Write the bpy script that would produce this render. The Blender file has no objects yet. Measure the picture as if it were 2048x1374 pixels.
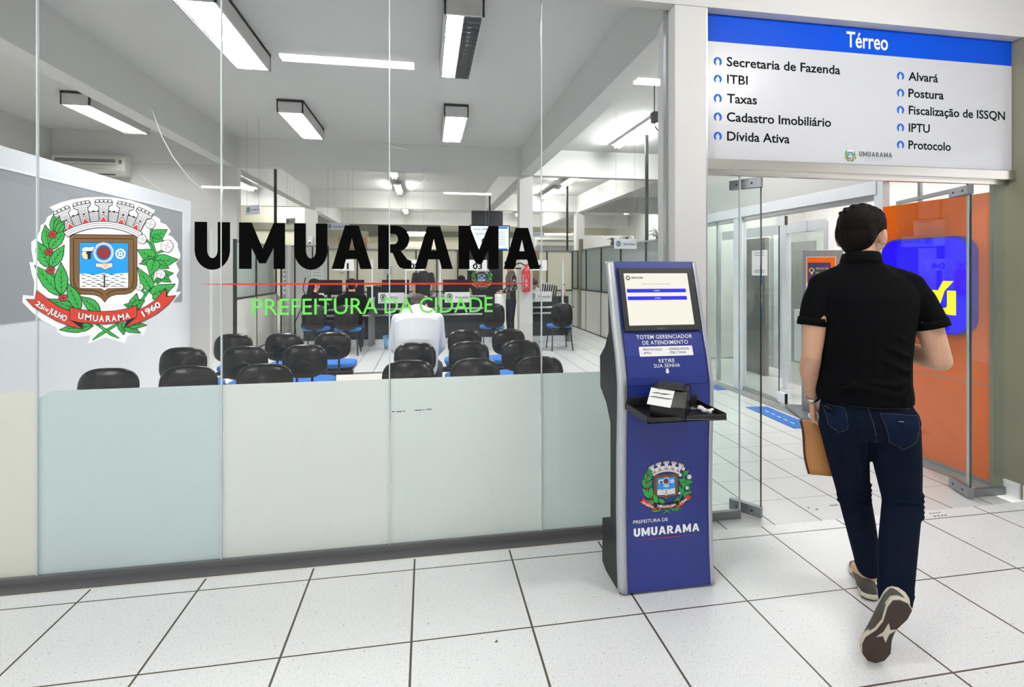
import bpy, bmesh, math, random
from mathutils import Vector, Matrix
from mathutils.geometry import tessellate_polygon
from mathutils.bvhtree import BVHTree
random.seed(7)
S = bpy.context.scene
C = S.collection
PI = math.pi

# ------------------------------------------------------------------ camera, world, exposure
cam_d = bpy.data.cameras.new('camera'); cam = bpy.data.objects.new('camera', cam_d); C.objects.link(cam)
cam.location = (0, 0, 1.5); cam.rotation_euler = (PI/2, 0, -0.1687)
cam_d.sensor_width = 36; cam_d.lens = 17.74; cam_d.shift_y = -0.0713; cam_d.clip_start = 0.05; cam_d.clip_end = 200
S.camera = cam
S.view_settings.view_transform = 'Standard'; S.view_settings.look = 'None'; S.view_settings.gamma = 1
S.view_settings.use_curve_mapping = False
S.view_settings.exposure = 0.4
w = bpy.data.worlds.new('daylight'); S.world = w; w.use_nodes = True
bg = w.node_tree.nodes['Background']; bg.inputs[0].default_value = (0.97, 0.98, 1.0, 1); bg.inputs[1].default_value = 1.3
S.cycles.max_bounces = 10; S.cycles.diffuse_bounces = 5; S.cycles.glossy_bounces = 5
S.cycles.transparent_max_bounces = 40; S.cycles.transmission_bounces = 8
S.cycles.sample_clamp_indirect = 6; S.cycles.use_denoising = True
S.cycles.caustics_reflective = False; S.cycles.caustics_refractive = False
TUBE_HALL = 190.0; TUBE_CORRIDOR = 134.0      # radiance of the fluorescent tubes

# ------------------------------------------------------------------ helpers
def lin(h):
    if isinstance(h, str):
        c = [int(h[i:i+2], 16)/255 for i in (0, 2, 4)]
    else: c = [x/255 for x in h]
    return tuple(((x/12.92) if x <= .04045 else ((x+.055)/1.055)**2.4) for x in c)+(1,)
class NT:
    def __init__(s, m): s.t = m.node_tree; s.n = s.t.nodes; s.l = s.t.links
    def new(s, typ, **kw):
        n = s.n.new(typ)
        for k, v in kw.items(): setattr(n, k, v)
        return n
    def math(s, op, a, b=None, c=None):
        n = s.n.new('ShaderNodeMath'); n.operation = op
        for i, x in enumerate((a, b, c)):
            if x is None: continue
            if hasattr(x, 'links'): s.l.new(x, n.inputs[i])
            else: n.inputs[i].default_value = x
        return n.outputs[0]
    def mix(s, f, a, b):
        n = s.n.new('ShaderNodeMix'); n.data_type = 'RGBA'
        for k, x in ((0, f), (6, a), (7, b)):
            if hasattr(x, 'links'): s.l.new(x, n.inputs[k])
            else: n.inputs[k].default_value = x
        return n.outputs[2]
def mat(name, col, rough=.5, metal=0, var=.05, scale=9, bump=0, emit=0, coat=0, spec=.5, alpha=1, sheen=0):
    m = bpy.data.materials.new(name); m.use_nodes = True; t = NT(m); b = t.n['Principled BSDF']
    c = lin(col)
    b.inputs['Roughness'].default_value = rough; b.inputs['Metallic'].default_value = metal
    b.inputs['Specular IOR Level'].default_value = spec; b.inputs['Alpha'].default_value = alpha
    if coat: b.inputs['Coat Weight'].default_value = coat; b.inputs['Coat Roughness'].default_value = .03
    if sheen: b.inputs['Sheen Weight'].default_value = sheen
    tc = t.new('ShaderNodeTexCoord'); nz = t.new('ShaderNodeTexNoise'); nz.inputs['Scale'].default_value = scale; nz.inputs['Detail'].default_value = 4
    t.l.new(tc.outputs['Object'], nz.inputs['Vector'])
    dark = tuple(x*(1-var) for x in c[:3])+(1,); lite = tuple(min(1, x*(1+var)) for x in c[:3])+(1,)
    o = t.mix(nz.outputs[0], dark, lite); t.l.new(o, b.inputs['Base Color'])
    if emit: t.l.new(o, b.inputs['Emission Color']); b.inputs['Emission Strength'].default_value = emit
    if bump:
        bm_ = t.new('ShaderNodeBump'); bm_.inputs['Strength'].default_value = bump; bm_.inputs['Distance'].default_value = .01
        t.l.new(nz.outputs[0], bm_.inputs['Height']); t.l.new(bm_.outputs[0], b.inputs['Normal'])
    return m
def tiles(name, size, x0, y0, joint, base, jcol, rough=.4, speck=None, jx=None, coat=0, mott=.03):
    """floor tiles in world metres: grid lines every `size` from (x0,y0), joints `joint` wide"""
    m = bpy.data.materials.new(name); m.use_nodes = True; t = NT(m); b = t.n['Principled BSDF']
    g = t.new('ShaderNodeNewGeometry'); sp = t.new('ShaderNodeSeparateXYZ'); t.l.new(g.outputs['Position'], sp.inputs[0])
    ds = []
    for out, o0, jj in ((sp.outputs[0], x0, jx or joint), (sp.outputs[1], y0, joint)):
        q = t.math('DIVIDE', t.math('SUBTRACT', out, o0), size)
        fr = t.math('SUBTRACT', q, t.math('FLOOR', q))
        d = t.math('MULTIPLY', t.math('MINIMUM', fr, t.math('SUBTRACT', 1.0, fr)), size)
        ds.append(t.math('LESS_THAN', d, jj/2))
    j = t.math('MAXIMUM', ds[0], ds[1])
    nz = t.new('ShaderNodeTexNoise'); nz.inputs['Scale'].default_value = 2.2; nz.inputs['Detail'].default_value = 5; t.l.new(g.outputs['Position'], nz.inputs['Vector'])
    c = lin(base)
    col = t.mix(nz.outputs[0], tuple(x*(1-mott) for x in c[:3])+(1,), tuple(min(1, x*(1+mott)) for x in c[:3])+(1,))
    if speck:
        n2 = t.new('ShaderNodeTexNoise'); n2.inputs['Scale'].default_value = 165; n2.inputs['Detail'].default_value = 2; t.l.new(g.outputs['Position'], n2.inputs['Vector'])
        r = t.new('ShaderNodeMapRange'); t.l.new(n2.outputs[0], r.inputs[0]); r.inputs[1].default_value = .60; r.inputs[2].default_value = .68
        col = t.mix(t.math('MULTIPLY', r.outputs[0], .75), col, lin(speck))
        n3 = t.new('ShaderNodeTexNoise'); n3.inputs['Scale'].default_value = 60; t.l.new(g.outputs['Position'], n3.inputs['Vector'])
        r3 = t.new('ShaderNodeMapRange'); t.l.new(n3.outputs[0], r3.inputs[0]); r3.inputs[1].default_value = .69; r3.inputs[2].default_value = .73
        col = t.mix(t.math('MULTIPLY', r3.outputs[0], .6), col, lin('8f9090'))
    col = t.mix(j, col, lin(jcol)); t.l.new(col, b.inputs['Base Color'])
    b.inputs['Roughness'].default_value = rough
    if coat: b.inputs['Coat Weight'].default_value = coat; b.inputs['Coat Roughness'].default_value = .08
    bm_ = t.new('ShaderNodeBump'); bm_.inputs['Distance'].default_value = .002; t.l.new(t.math('SUBTRACT', 1.0, j), bm_.inputs['Height']); t.l.new(bm_.outputs[0], b.inputs['Normal'])
    return m
def glass(name, tint='fdfefe', refl=.5, dust=0.0):
    """thin architectural glass: clear transmission + Fresnel mirror on each face"""
    m = bpy.data.materials.new(name); m.use_nodes = True; t = NT(m); t.n.remove(t.n['Principled BSDF'])
    out = t.n['Material Output']; g = t.new('ShaderNodeNewGeometry')
    ior = t.math('ADD', t.math('MULTIPLY', g.outputs['Backfacing'], 1/1.5-1.5), 1.5)
    f = t.new('ShaderNodeFresnel'); t.l.new(ior, f.inputs[0])
    tr = t.new('ShaderNodeBsdfTransparent'); tr.inputs[0].default_value = lin(tint)
    gl = t.new('ShaderNodeBsdfGlossy'); gl.inputs['Roughness'].default_value = .004
    mx = t.new('ShaderNodeMixShader'); t.l.new(t.math('MULTIPLY', f.outputs[0], refl), mx.inputs[0]); t.l.new(tr.outputs[0], mx.inputs[1]); t.l.new(gl.outputs[0], mx.inputs[2])
    res = mx.outputs[0]
    if dust:
        df = t.new('ShaderNodeBsdfDiffuse'); df.inputs[0].default_value = (.8, .83, .85, 1)
        nz = t.new('ShaderNodeTexNoise'); nz.inputs['Scale'].default_value = 3; nz.inputs['Detail'].default_value = 6; t.l.new(g.outputs['Position'], nz.inputs['Vector'])
        m2 = t.new('ShaderNodeMixShader'); t.l.new(t.math('MULTIPLY', nz.outputs[0], dust), m2.inputs[0]); t.l.new(res, m2.inputs[1]); t.l.new(df.outputs[0], m2.inputs[2]); res = m2.outputs[0]
    t.l.new(res, out.inputs[0]); return m
def film(name, col, through=.42):
    """frosted vinyl: part diffuse, part translucent"""
    m = bpy.data.materials.new(name); m.use_nodes = True; t = NT(m); t.n.remove(t.n['Principled BSDF'])
    out = t.n['Material Output']; g = t.new('ShaderNodeNewGeometry')
    nz = t.new('ShaderNodeTexNoise'); nz.inputs['Scale'].default_value = 1.3; nz.inputs['Detail'].default_value = 5; t.l.new(g.outputs['Position'], nz.inputs['Vector'])
    c = lin(col); cc = t.mix(nz.outputs[0], tuple(x*.96 for x in c[:3])+(1,), tuple(min(1, x*1.04) for x in c[:3])+(1,))
    d = t.new('ShaderNodeBsdfDiffuse'); tl = t.new('ShaderNodeBsdfTranslucent'); t.l.new(cc, d.inputs[0]); t.l.new(cc, tl.inputs[0])
    mx = t.new('ShaderNodeMixShader'); mx.inputs[0].default_value = through; t.l.new(d.outputs[0], mx.inputs[1]); t.l.new(tl.outputs[0], mx.inputs[2])
    t.l.new(mx.outputs[0], out.inputs[0]); return m
def lamp_mat(name, col, strength):
    m = bpy.data.materials.new(name); m.use_nodes = True; t = NT(m); t.n.remove(t.n['Principled BSDF'])
    e = t.new('ShaderNodeEmission'); e.inputs[0].default_value = lin(col); e.inputs[1].default_value = strength
    t.l.new(e.outputs[0], t.n['Material Output'].inputs[0]); return m

def tag(o, label=None, cat=None, group=None, kind=None):
    if label: o['label'] = label
    if cat: o['category'] = cat
    if group: o['group'] = group
    if kind: o['kind'] = kind
    return o
def empty(name, loc=(0, 0, 0), rz=0, **kw):
    o = bpy.data.objects.new(name, None); C.objects.link(o); o.location = loc; o.rotation_euler = (0, 0, rz); o.empty_display_size = .1
    return tag(o, **kw)
def link(name, me, parent=None, **kw):
    o = bpy.data.objects.new(name, me); C.objects.link(o)
    if parent: o.parent = parent
    return tag(o, **kw)
def tree_copy(o, parent=None):
    c = o.copy(); C.objects.link(c)
    if parent: c.parent = parent
    for ch in [x for x in C.objects if x.parent == o and x != c]: tree_copy(ch, c)
    return c
class MB:
    """collects primitives into one mesh"""
    def __init__(s): s.v = []; s.f = []; s.m = []; s.cur = 0
    def add(s, vs, fs, smooth=False):
        o = len(s.v); s.v += [tuple(v) for v in vs]
        for f in fs: s.f.append([i+o for i in f]); s.m.append((s.cur, smooth))
        return s
    def mi(s, i): s.cur = i; return s
    def box(s, x0, x1, y0, y1, z0, z1, M=None):
        vs = [(x, y, z) for x in (x0, x1) for y in (y0, y1) for z in (z0, z1)]
        if M is not None: vs = [M @ Vector(v) for v in vs]
        return s.add(vs, [(0, 1, 3, 2), (4, 6, 7, 5), (0, 4, 5, 1), (2, 3, 7, 6), (0, 2, 6, 4), (1, 5, 7, 3)])
    def rbox(s, x0, x1, y0, y1, z0, z1, r=.01, seg=3, M=None):
        """box with rounded vertical-plane (xz) outline, extruded in y"""
        pts = rrect(x0, z0, x1, z1, r, seg); return s.prism([(p[0], p[1]) for p in pts], y0, y1, 'y', M)
    def prism(s, pts, a, b, axis='y', M=None, smooth=False):
        def P(p, t): return {'y': (p[0], t, p[1]), 'x': (t, p[0], p[1]), 'z': (p[0], p[1], t)}[axis]
        n = len(pts); vs = [P(p, a) for p in pts]+[P(p, b) for p in pts]
        if M is not None: vs = [M @ Vector(v) for v in vs]
        tri = tessellate_polygon([[Vector((p[0], p[1], 0)) for p in pts]])
        fs = [tuple(t) for t in tri]+[tuple(i+n for i in reversed(t)) for t in tri]
        s.add(vs, fs); s.add(vs, [(i, (i+1) % n, (i+1) % n+n, i+n) for i in range(n)], smooth); return s
    def loft(s, rings, cap=True, smooth=True, closed=False):
        n = len(rings[0]); vs = [p for r in rings for p in r]; fs = []
        k = len(rings)
        for i in range(k if closed else k-1):
            a = i*n; b = ((i+1) % k)*n
            for j in range(n): fs.append((a+j, a+(j+1) % n, b+(j+1) % n, b+j))
        s.add(vs, fs, smooth)
        if cap and not closed: s.add(rings[0], [tuple(reversed(range(n)))]); s.add(rings[-1], [tuple(range(n))])
        return s
    def tube(s, pts, r, n=8, cap=True):
        pts = [Vector(p) for p in pts]; rs = r if isinstance(r, (list, tuple)) else [r]*len(pts); rings = []
        up = None
        for i, p in enumerate(pts):
            d = (pts[min(i+1, len(pts)-1)]-pts[max(i-1, 0)]).normalized()
            if up is None: up = Vector((0, 0, 1)) if abs(d.z) < .9 else Vector((1, 0, 0))
            a = d.cross(up).normalized(); b = a.cross(d).normalized(); up = b
            rings.append([p+a*rs[i]*math.cos(2*PI*j/n)+b*rs[i]*math.sin(2*PI*j/n) for j in range(n)])
        return s.loft(rings, cap)
    def lathe(s, prof, cx=0, cy=0, cz=0, n=20, M=None):
        rings = [[Vector((cx+r*math.cos(2*PI*j/n), cy+r*math.sin(2*PI*j/n), cz+z)) for j in range(n)] for r, z in prof]
        if M is not None: rings = [[M @ p for p in r] for r in rings]
        return s.loft(rings)
    def sphere(s, c, r, n=12, k=8, M=None):
        rx, ry, rz = r if isinstance(r, (list, tuple)) else (r, r, r); rings = []
        for i in range(1, k):
            t = PI*i/k; rings.append([Vector((c[0]+rx*math.sin(t)*math.cos(2*PI*j/n), c[1]+ry*math.sin(t)*math.sin(2*PI*j/n), c[2]-rz*math.cos(t))) for j in range(n)])
        if M is not None: rings = [[M @ p for p in q] for q in rings]
        return s.loft(rings)
    def mesh(s, name, mats):
        me = bpy.data.meshes.new(name); me.from_pydata(s.v, [], s.f)
        for m in (mats if isinstance(mats, (list, tuple)) else [mats]): me.materials.append(m)
        for p, (mi, sm) in zip(me.polygons, s.m): p.material_index = mi; p.use_smooth = sm
        bm_ = bmesh.new(); bm_.from_mesh(me); bmesh.ops.remove_doubles(bm_, verts=bm_.verts, dist=1e-6) if len(s.v) < 60000 else None
        bmesh.ops.recalc_face_normals(bm_, faces=bm_.faces); bm_.to_mesh(me); bm_.free(); me.update(); return me
    def build(s, name, mats, parent=None, bevel=0, **kw):
        o = link(name, s.mesh(name, mats), parent, **kw)
        if bevel:
            b = o.modifiers.new('bevel', 'BEVEL'); b.width = bevel; b.segments = 2; b.limit_method = 'ANGLE'
        return o
def rrect(x0, z0, x1, z1, r, seg=5):
    out = []
    for cx, cz, a0 in ((x1-r, z0+r, -PI/2), (x1-r, z1-r, 0), (x0+r, z1-r, PI/2), (x0+r, z0+r, PI)):
        for i in range(seg+1):
            a = a0+PI/2*i/seg; out.append((cx+r*math.cos(a), cz+r*math.sin(a)))
    return out
def box(name, x0, x1, y0, y1, z0, z1, m, parent=None, bevel=0, **kw): return MB().box(x0, x1, y0, y1, z0, z1).build(name, m, parent, bevel, **kw)

# ---- lettering: mesh text from the built-in font, or heavy block letters
_tc = {}
def text_pts(s, bold=0.0, spacing=1.0, shear=0.0):
    k = (s, bold, spacing, shear)
    if k in _tc: return _tc[k]
    cu = bpy.data.curves.new('t', 'FONT'); cu.body = s; cu.size = 1; cu.offset = bold; cu.space_character = spacing; cu.shear = shear; cu.resolution_u = 3
    o = bpy.data.objects.new('t', cu); C.objects.link(o); dg = bpy.context.evaluated_depsgraph_get(); dg.update()
    me = bpy.data.meshes.new_from_object(o.evaluated_get(dg)); vs = [(v.co.x, v.co.y) for v in me.vertices]; fs = [tuple(p.vertices) for p in me.polygons]
    bpy.data.objects.remove(o); bpy.data.curves.remove(cu); bpy.data.meshes.remove(me)
    _tc[k] = (vs, fs); return _tc[k]
CAP = None
class Flat:
    """flat coloured shapes laid in thin layers; xf(x,z,layer)->point"""
    def __init__(s, xf, q=1): s.xf = xf; s.b = MB(); s.layer = 0; s.q = q
    def up(s, n=1): s.layer += n*s.q; return s
    def poly(s, pts, mi=0, holes=()):
        s.b.mi(mi); rings = [list(pts)]+[list(h) for h in holes]
        tri = tessellate_polygon([[Vector((p[0], p[1], 0)) for p in r] for r in rings]); allp = [p for r in rings for p in r]
        s.b.add([s.xf(p[0], p[1], s.layer) for p in allp], [tuple(t) for t in tri]); s.layer += .06*s.q; return s
    def outlined(s, pts, mi, ol, w):
        s.poly(offset(pts, w), ol); s.up(); s.poly(pts, mi); s.up(); return s
    def line(s, pts, wd, mi=0):
        wds = wd if isinstance(wd, (list, tuple)) else [wd]*len(pts); L = []; R = []
        for i, p in enumerate(pts):
            q0 = pts[max(i-1, 0)]; q1 = pts[min(i+1, len(pts)-1)]; dx, dy = q1[0]-q0[0], q1[1]-q0[1]; n = math.hypot(dx, dy) or 1
            nx, ny = -dy/n*wds[i]/2, dx/n*wds[i]/2; L.append((p[0]+nx, p[1]+ny)); R.append((p[0]-nx, p[1]-ny))
        s.b.mi(mi)
        for i in range(len(pts)-1): s.b.add([s.xf(*q, s.layer) for q in (L[i], L[i+1], R[i+1], R[i])], [(0, 1, 2, 3)])
        s.layer += .06*s.q; return s
    def disc(s, x, y, r, mi, ry=None, n=20, r0=0):
        ry = ry or r; pts = [(x+r*math.cos(2*PI*i/n), y+ry*math.sin(2*PI*i/n)) for i in range(n)]
        h = [[(x+r0*math.cos(2*PI*i/n), y+r0*ry/r*math.sin(2*PI*i/n)) for i in range(n)]] if r0 else []
        return s.poly(pts, mi, h)
    def text(s, t, x, z, h, w=None, mi=0, bold=0.0, align='l', rot=0, sx=1.0, arc=0, flip=1, spacing=1.0, shear=0.0):
        """baseline at (x,z), capital height h, total width w; flip=-1 when the local y axis points down"""
        global CAP
        if CAP is None: CAP = max(v[1] for v in text_pts('H')[0])
        vs, fs = text_pts(t, bold, spacing, shear); x0 = min(v[0] for v in vs); x1 = max(v[0] for v in vs); k = h/CAP; kx = (w/(x1-x0)) if w else k*sx
        W = (x1-x0)*kx; ox = {'l': 0, 'c': -W/2, 'r': -W}[align]; out = []
        for a, b in vs:
            px, pz = (a-x0)*kx+ox, b*k
            if arc:
                th = (px+ (0 if align == 'c' else -W/2))/arc; rr = arc-pz; px, pz = rr*math.sin(th), arc-rr*math.cos(th)
                if align != 'c': px += W/2
            qx, qz = px*math.cos(rot)-pz*math.sin(rot), px*math.sin(rot)+pz*math.cos(rot)
            out.append(s.xf(x+qx, z+qz*flip, s.layer))
        s.b.mi(mi); s.b.add(out, fs); return s
    def scribble(s, x, z, w, h, mi=0, seed=1, rot=0):
        rnd = random.Random(seed); a = 0
        while a < w:
            L = min(w-a, rnd.uniform(1.2, 4)*h); s.line([(x+a*math.cos(rot), z+a*math.sin(rot)), (x+(a+L)*math.cos(rot), z+(a+L)*math.sin(rot))], h*.7, mi); a += L+h*.6
        return s
    def build(s, name, mats, parent=None, **kw):
        return s.b.build(name, mats, parent, **kw)
def offset(pts, w):
    cx = sum(p[0] for p in pts)/len(pts); area = sum(pts[i][0]*pts[(i+1) % len(pts)][1]-pts[(i+1) % len(pts)][0]*pts[i][1] for i in range(len(pts)))
    sg = 1 if area > 0 else -1; out = []; n = len(pts)
    for i in range(n):
        a, p, b = pts[i-1], pts[i], pts[(i+1) % n]
        d1 = (p[0]-a[0], p[1]-a[1]); d2 = (b[0]-p[0], b[1]-p[1]); l1 = math.hypot(*d1) or 1e-9; l2 = math.hypot(*d2) or 1e-9
        n1 = (d1[1]/l1*sg, -d1[0]/l1*sg); n2 = (d2[1]/l2*sg, -d2[0]/l2*sg); nx, ny = n1[0]+n2[0], n1[1]+n2[1]; L = math.hypot(nx, ny) or 1
        dot = max(.35, (n1[0]*nx+n1[1]*ny)/L); out.append((p[0]+nx/L*w/dot, p[1]+ny/L*w/dot))
    return out
def plane_y(Y, step=.0004): return lambda x, z, l=0: (x, Y-step*(l+1), z)
def plane_x(X, step=.0004): return lambda y, z, l=0: (X-step*(l+1), y, z)     # seen from -X; x of the shape is world Y

# ------------------------------------------------------------------ materials
M = {}
def dm(k, *a, **kw): M[k] = mat(k, *a, **kw)
dm('wall_shade', '7d7c7a', .8); dm('wall_white', 'cbcac8', .8, var=.02, scale=2); dm('wall_cool', 'dde0e6', .7, var=.02, scale=2); dm('cream', 'e6e2cd', .8, var=.02)
dm('ceiling', 'd4d4d2', .9, var=.02, scale=1.5); dm('beam', 'd8d8d5', .85, var=.03, scale=2); dm('grey_board', '8d9196', .45, var=.02)
dm('granite', '58565a', .35, var=.55, scale=120); dm('alu', 'b9bcc0', .32, metal=.9, var=.04); dm('steel', 'cfcbc4', .22, metal=1, var=.1, scale=3)
dm('steel_grey', '8d9095', .35, metal=.7); dm('channel', '77787a', .4, metal=.4); dm('olive', '85826f', .6, var=.05, scale=3); dm('grey_green', '8e9488', .5)
dm('white_frame', 'e9ecf2', .35); dm('white_panel', 'dcdcd6', .6, var=.015); dm('black_trim', '1b1c1e', .4); dm('dark_blue_panel', '24272d', .25)
dm('black_plastic', '060607', .26, var=.1, spec=.4); dm('blue_fabric', '2a6fc0', .85, var=.08, scale=60, bump=.1); dm('black_metal', '141416', .4, metal=.3)
dm('black', '030303', .8, var=.02, spec=.05); dm('white', 'f2f2f0', .5, var=.01); dm('red_line', 'd1291c', .5, var=.02); dm('green_letters', '6fdc5e', .5, var=.02)
dm('grey_text', '55585c', .6); dm('label_grey', '9a9ca0', .6)
dm('c_white', 'f6f6f8', .55, var=.01); dm('c_black', '0a0d0a', .5, var=.02); dm('c_green', '2fae48', .5, var=.04); dm('c_brown', '7a5629', .5, var=.04)
dm('c_blue', '069cf2', .5, var=.01); dm('c_red', 'cf3b2b', .5, var=.03); dm('c_skin', 'f0dcbd', .5, var=.02); dm('c_berry', 'b43524', .5, var=.05); dm('c_maroon', '7f2026', .5, var=.04)
dm('k_blue', '203080', .42, var=.05, scale=2, coat=.06); dm('k_silver', 'b9bcc1', .35, metal=.6); dm('k_black', '17181b', .5)
dm('sign_blue', '0249c6', .45, var=.03, scale=1.5, spec=.12); dm('sign_white', 'c2c3c8', .3, var=.01, coat=.7); dm('sign_icon', '1659c4', .5, spec=.15); dm('sign_text', '050608', .6, spec=.08)
dm('orange', 'e66608', .2, var=.02, coat=.08, spec=.25); dm('seam', 'b98a70', .4); dm('granite_lt', '8b8b8c', .3, var=.25, scale=90)
dm('skin', 'c99b80', .55, var=.06, scale=14); dm('skin_lt', 'd2a68a', .55, var=.05, scale=14); dm('hair', '0e0a08', .75, var=.35, scale=90, bump=.4, spec=.12)
dm('hair_brown', '33241b', .6, var=.3, scale=90, bump=.4); dm('shirt_black', '060709', .95, var=.15, scale=40, bump=.15, spec=.1); dm('jeans', '0c1424', .95, var=.3, scale=30, bump=.2, spec=.08); dm('denim_lite', '111c33', .95, var=.25, scale=30, bump=.2, spec=.08)
dm('stitch', '4a4639', .8); dm('shirt_white', 'e6e8ec', .8, var=.03, scale=12, bump=.15); dm('navy', '1b2036', .85); dm('tee_dark', '2a2b2e', .85); dm('light_blue_shirt', 'b9c6dc', .8)
dm('shoe', '4b463f', .8, var=.15, scale=40); dm('sole_dark', '3a2c22', .7, var=.15, scale=30); dm('sole_white', 'cfc7b6', .6, var=.06)
dm('folder', 'b07a45', .6, var=.07, scale=5); dm('folder_edge', '4a1c14', .6); dm('paper', 'f0f0ee', .7, var=.02); dm('red_ext', 'c4202c', .3, coat=.4); dm('pipe_blue', '1f62ae', .6, var=.08)
dm('beige_board', 'a8956e', .7, var=.05); dm('basket', '6fa6cf', .5); dm('cardboard', 'b08a68', .8, var=.08); dm('ac_white', 'd6d6cb', .5); dm('ac_dark', '6a6b66', .6); dm('window_dark', '7c7c70', .5)
dm('leaf', '3f5a3a', .7)
M['glass'] = glass('glass', dust=.012); M['glass_far'] = glass('glass_far', 'f2f7f5', dust=.25); M['glass_door'] = glass('glass_door', 'fafdfc', dust=.02); M['glass_green_edge'] = mat('glass_green_edge', '1c3a33', .15, coat=.8)
M['glass_edge'] = mat('glass_edge', 'c3cdd0', .2, coat=.5)
M['obscured'] = film('obscured', 'c9d1ce', .45); M['obscured_backlit'] = film('obscured_backlit', 'f3f0e4', .5)  # second film: lighter copy, glow from behind the screens put into its colour
for i, c in enumerate(('f6f5ec', 'e6f0f0', 'f6f8f5', 'f3f7f5', 'e9f1ef')): M['film%d' % i] = film('film%d' % i, c)
M['tube'] = lamp_mat('tube', 'fafaf8', TUBE_HALL); M['tube_corridor'] = lamp_mat('tube_corridor', 'fbfaf6', TUBE_CORRIDOR); M['tube_far'] = lamp_mat('tube_far', 'fcfbf6', 92); M['tube_mid'] = lamp_mat('tube_mid', 'fcfbf8', 105); M['tube_off'] = mat('tube_off', 'c9ccd0', .3)
M['screen'] = lamp_mat('screen', 'fdf9ea', .74); M['screen_blue'] = lamp_mat('screen_blue', '3f43f0', .75); M['screen_grey'] = lamp_mat('screen_grey', '55585c', .5); M['tv_white'] = lamp_mat('tv_white', 'f2f8ff', .85); M['tv_blue'] = lamp_mat('tv_blue', '2f7fe6', .8)
M['monitor_glow'] = lamp_mat('monitor_glow', 'b9c9e0', .6)
# ------------------------------------------------------------------ the setting
ST = dict(kind='structure')
M['tile_out'] = tiles('tile_out', .4989, -1.555, 2.577, .007, 'e6e7e8', '4d4438', .42, speck='a9acb0', jx=.009)
M['tile_in'] = tiles('tile_in', .311, 2.340, 2.965, .0035, 'd3d4d4', '626264', .3, jx=.010, coat=.15)
M['marble'] = tiles('marble', .60, -.62, 3.1, .003, 'e2ddd4', 'c9c4bb', .3, coat=.15, mott=.06)
M['bank_floor'] = tiles('bank_floor', .45, 3.9, 3.0, .003, 'e6e6e4', 'b9b9b9', .2, coat=.3)
def quad(name, x0, x1, y0, y1, z, m, th=.05, **kw): return box(name, x0, x1, y0, y1, z-th, z, m, **ST)
quad('floor', -9, 9, -9, 2.672, 0, M['tile_out'])
quad('floor', -9, 1.25, 2.672, 7.57, 0, M['marble'])
quad('floor', -9, 9, 7.69, 24.2, 0, M['tile_in'])
quad('floor', 1.25, 3.74, 2.672, 7.69, 0, M['tile_in'])
box('trim_1', -9, 1.25, 7.57, 7.69, -.05, .002, M['granite'], **ST)
box('trim_2', 3.74, 3.875, 2.86, 7.69, -.05, .004, M['granite_lt'], **ST)
quad('floor', 3.875, 9, 2.672, 7.69, .012, M['bank_floor'], th=.06)
box('trim_3', -9, 1.40, 2.686, 2.79, -.01, .003, M['granite'], **ST)       # granite strip under the glass
box('trim_4', -9, 1.40, 2.764, 2.796, .003, .032, M['channel'], **ST)      # grey channel
box('ceiling', -9, 9, 2.68, 24.2, 3.95, 4.05, M['ceiling'], **ST)
box('ceiling', -9, 9, -9, 2.68, 3.45, 3.55, M['wall_white'], **ST)
box('wall_front', -9, 9, 2.68, 2.755, 3.02, 3.95, M['wall_white'], **ST)      # header over glass and sign
box('wall_front', -9, 9, 2.755, 2.80, 3.045, 3.95, M['wall_white'], **ST)
box('wall_pier', 1.40, 1.594, 2.682, 2.90, 0, 3.0195, M['wall_white'], bevel=.004, **ST)
box('trim_5', 1.594, 1.604, 2.684, 2.80, 0, 3.04, M['alu'], **ST)
box('wall_back', -9, 9, -9.1, -9, 0, 3.5, M['wall_shade'], **ST)
box('wall_right', 3.84, 9, 2.68, 2.86, 0, 3.02, M['olive'], **ST)
sk = empty('baseboard_right', (0, 0, 0), **ST)
box('baseboard_tile', 3.825, 3.84, 2.70, 2.79, 0, .10, M['tile_out'], sk); box('baseboard_tile', 3.832, 4.5, 2.666, 2.68, 0, .10, M['tile_out'], sk)
box('wall_jamb', 3.86, 3.875, 2.86, 2.90, 0, 2.10, M['grey_green'], **ST)
# far shell
box('wall_far', -9, 9, 24.1, 24.2, 0, 3.95, M['cream'], **ST)
box('wall_left', -9.1, -9, 2.8, 24.2, 0, 3.95, M['wall_white'], **ST)
box('wall_right', 9, 9.1, 2.8, 24.2, 0, 3.95, M['wall_white'], **ST)
box('wall_left', -6.5, -6.4, 2.8, 10.0, 0, 3.95, M['wall_white'], **ST)
box('wall_alcove', -6.5, -3.43, 10.0, 10.2, 0, 3.95, M['wall_white'], **ST)     # wall that carries the air conditioner
box('wall_low', -3.05, -2.82, 7.25, 7.33, 0, 2.05, M['wall_white'], **ST)
box('wall_cream', -9, -3.7, 18.3, 18.4, 0, 3.95, M['cream'], **ST)
# ceiling beams and columns
for nm, a in (('trim_6', (-6.4, 9, 9.97, 10.17)), ('trim_7', (-9, 9, 16.0, 16.2)), ('trim_8', (-9, 9, 21.6, 21.8))):
    box(nm, a[0], a[1], a[2], a[3], 3.42, 3.95, M['beam'], **ST)
box('trim_9', -3.66, -3.44, 2.8, 24.1, 3.41, 3.95, M['beam'], **ST)
box('trim_10', 1.86, 2.12, 2.8, 16.0, 3.41, 3.95, M['beam'], **ST)
box('trim_11', 4.90, 5.12, 10.1, 21.6, 3.41, 3.95, M['beam'], **ST)
box('wall_column', 1.845, 2.115, 9.93, 10.2, 0, 3.42, M['wall_white'], bevel=.006, **ST)
box('wall_column', -3.60, -3.29, 16.0, 16.3, 0, 3.42, M['beam'], **ST)
box('wall_column', 4.87, 5.15, 16.0, 16.3, 0, 3.42, M['beam'], **ST)
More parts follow.
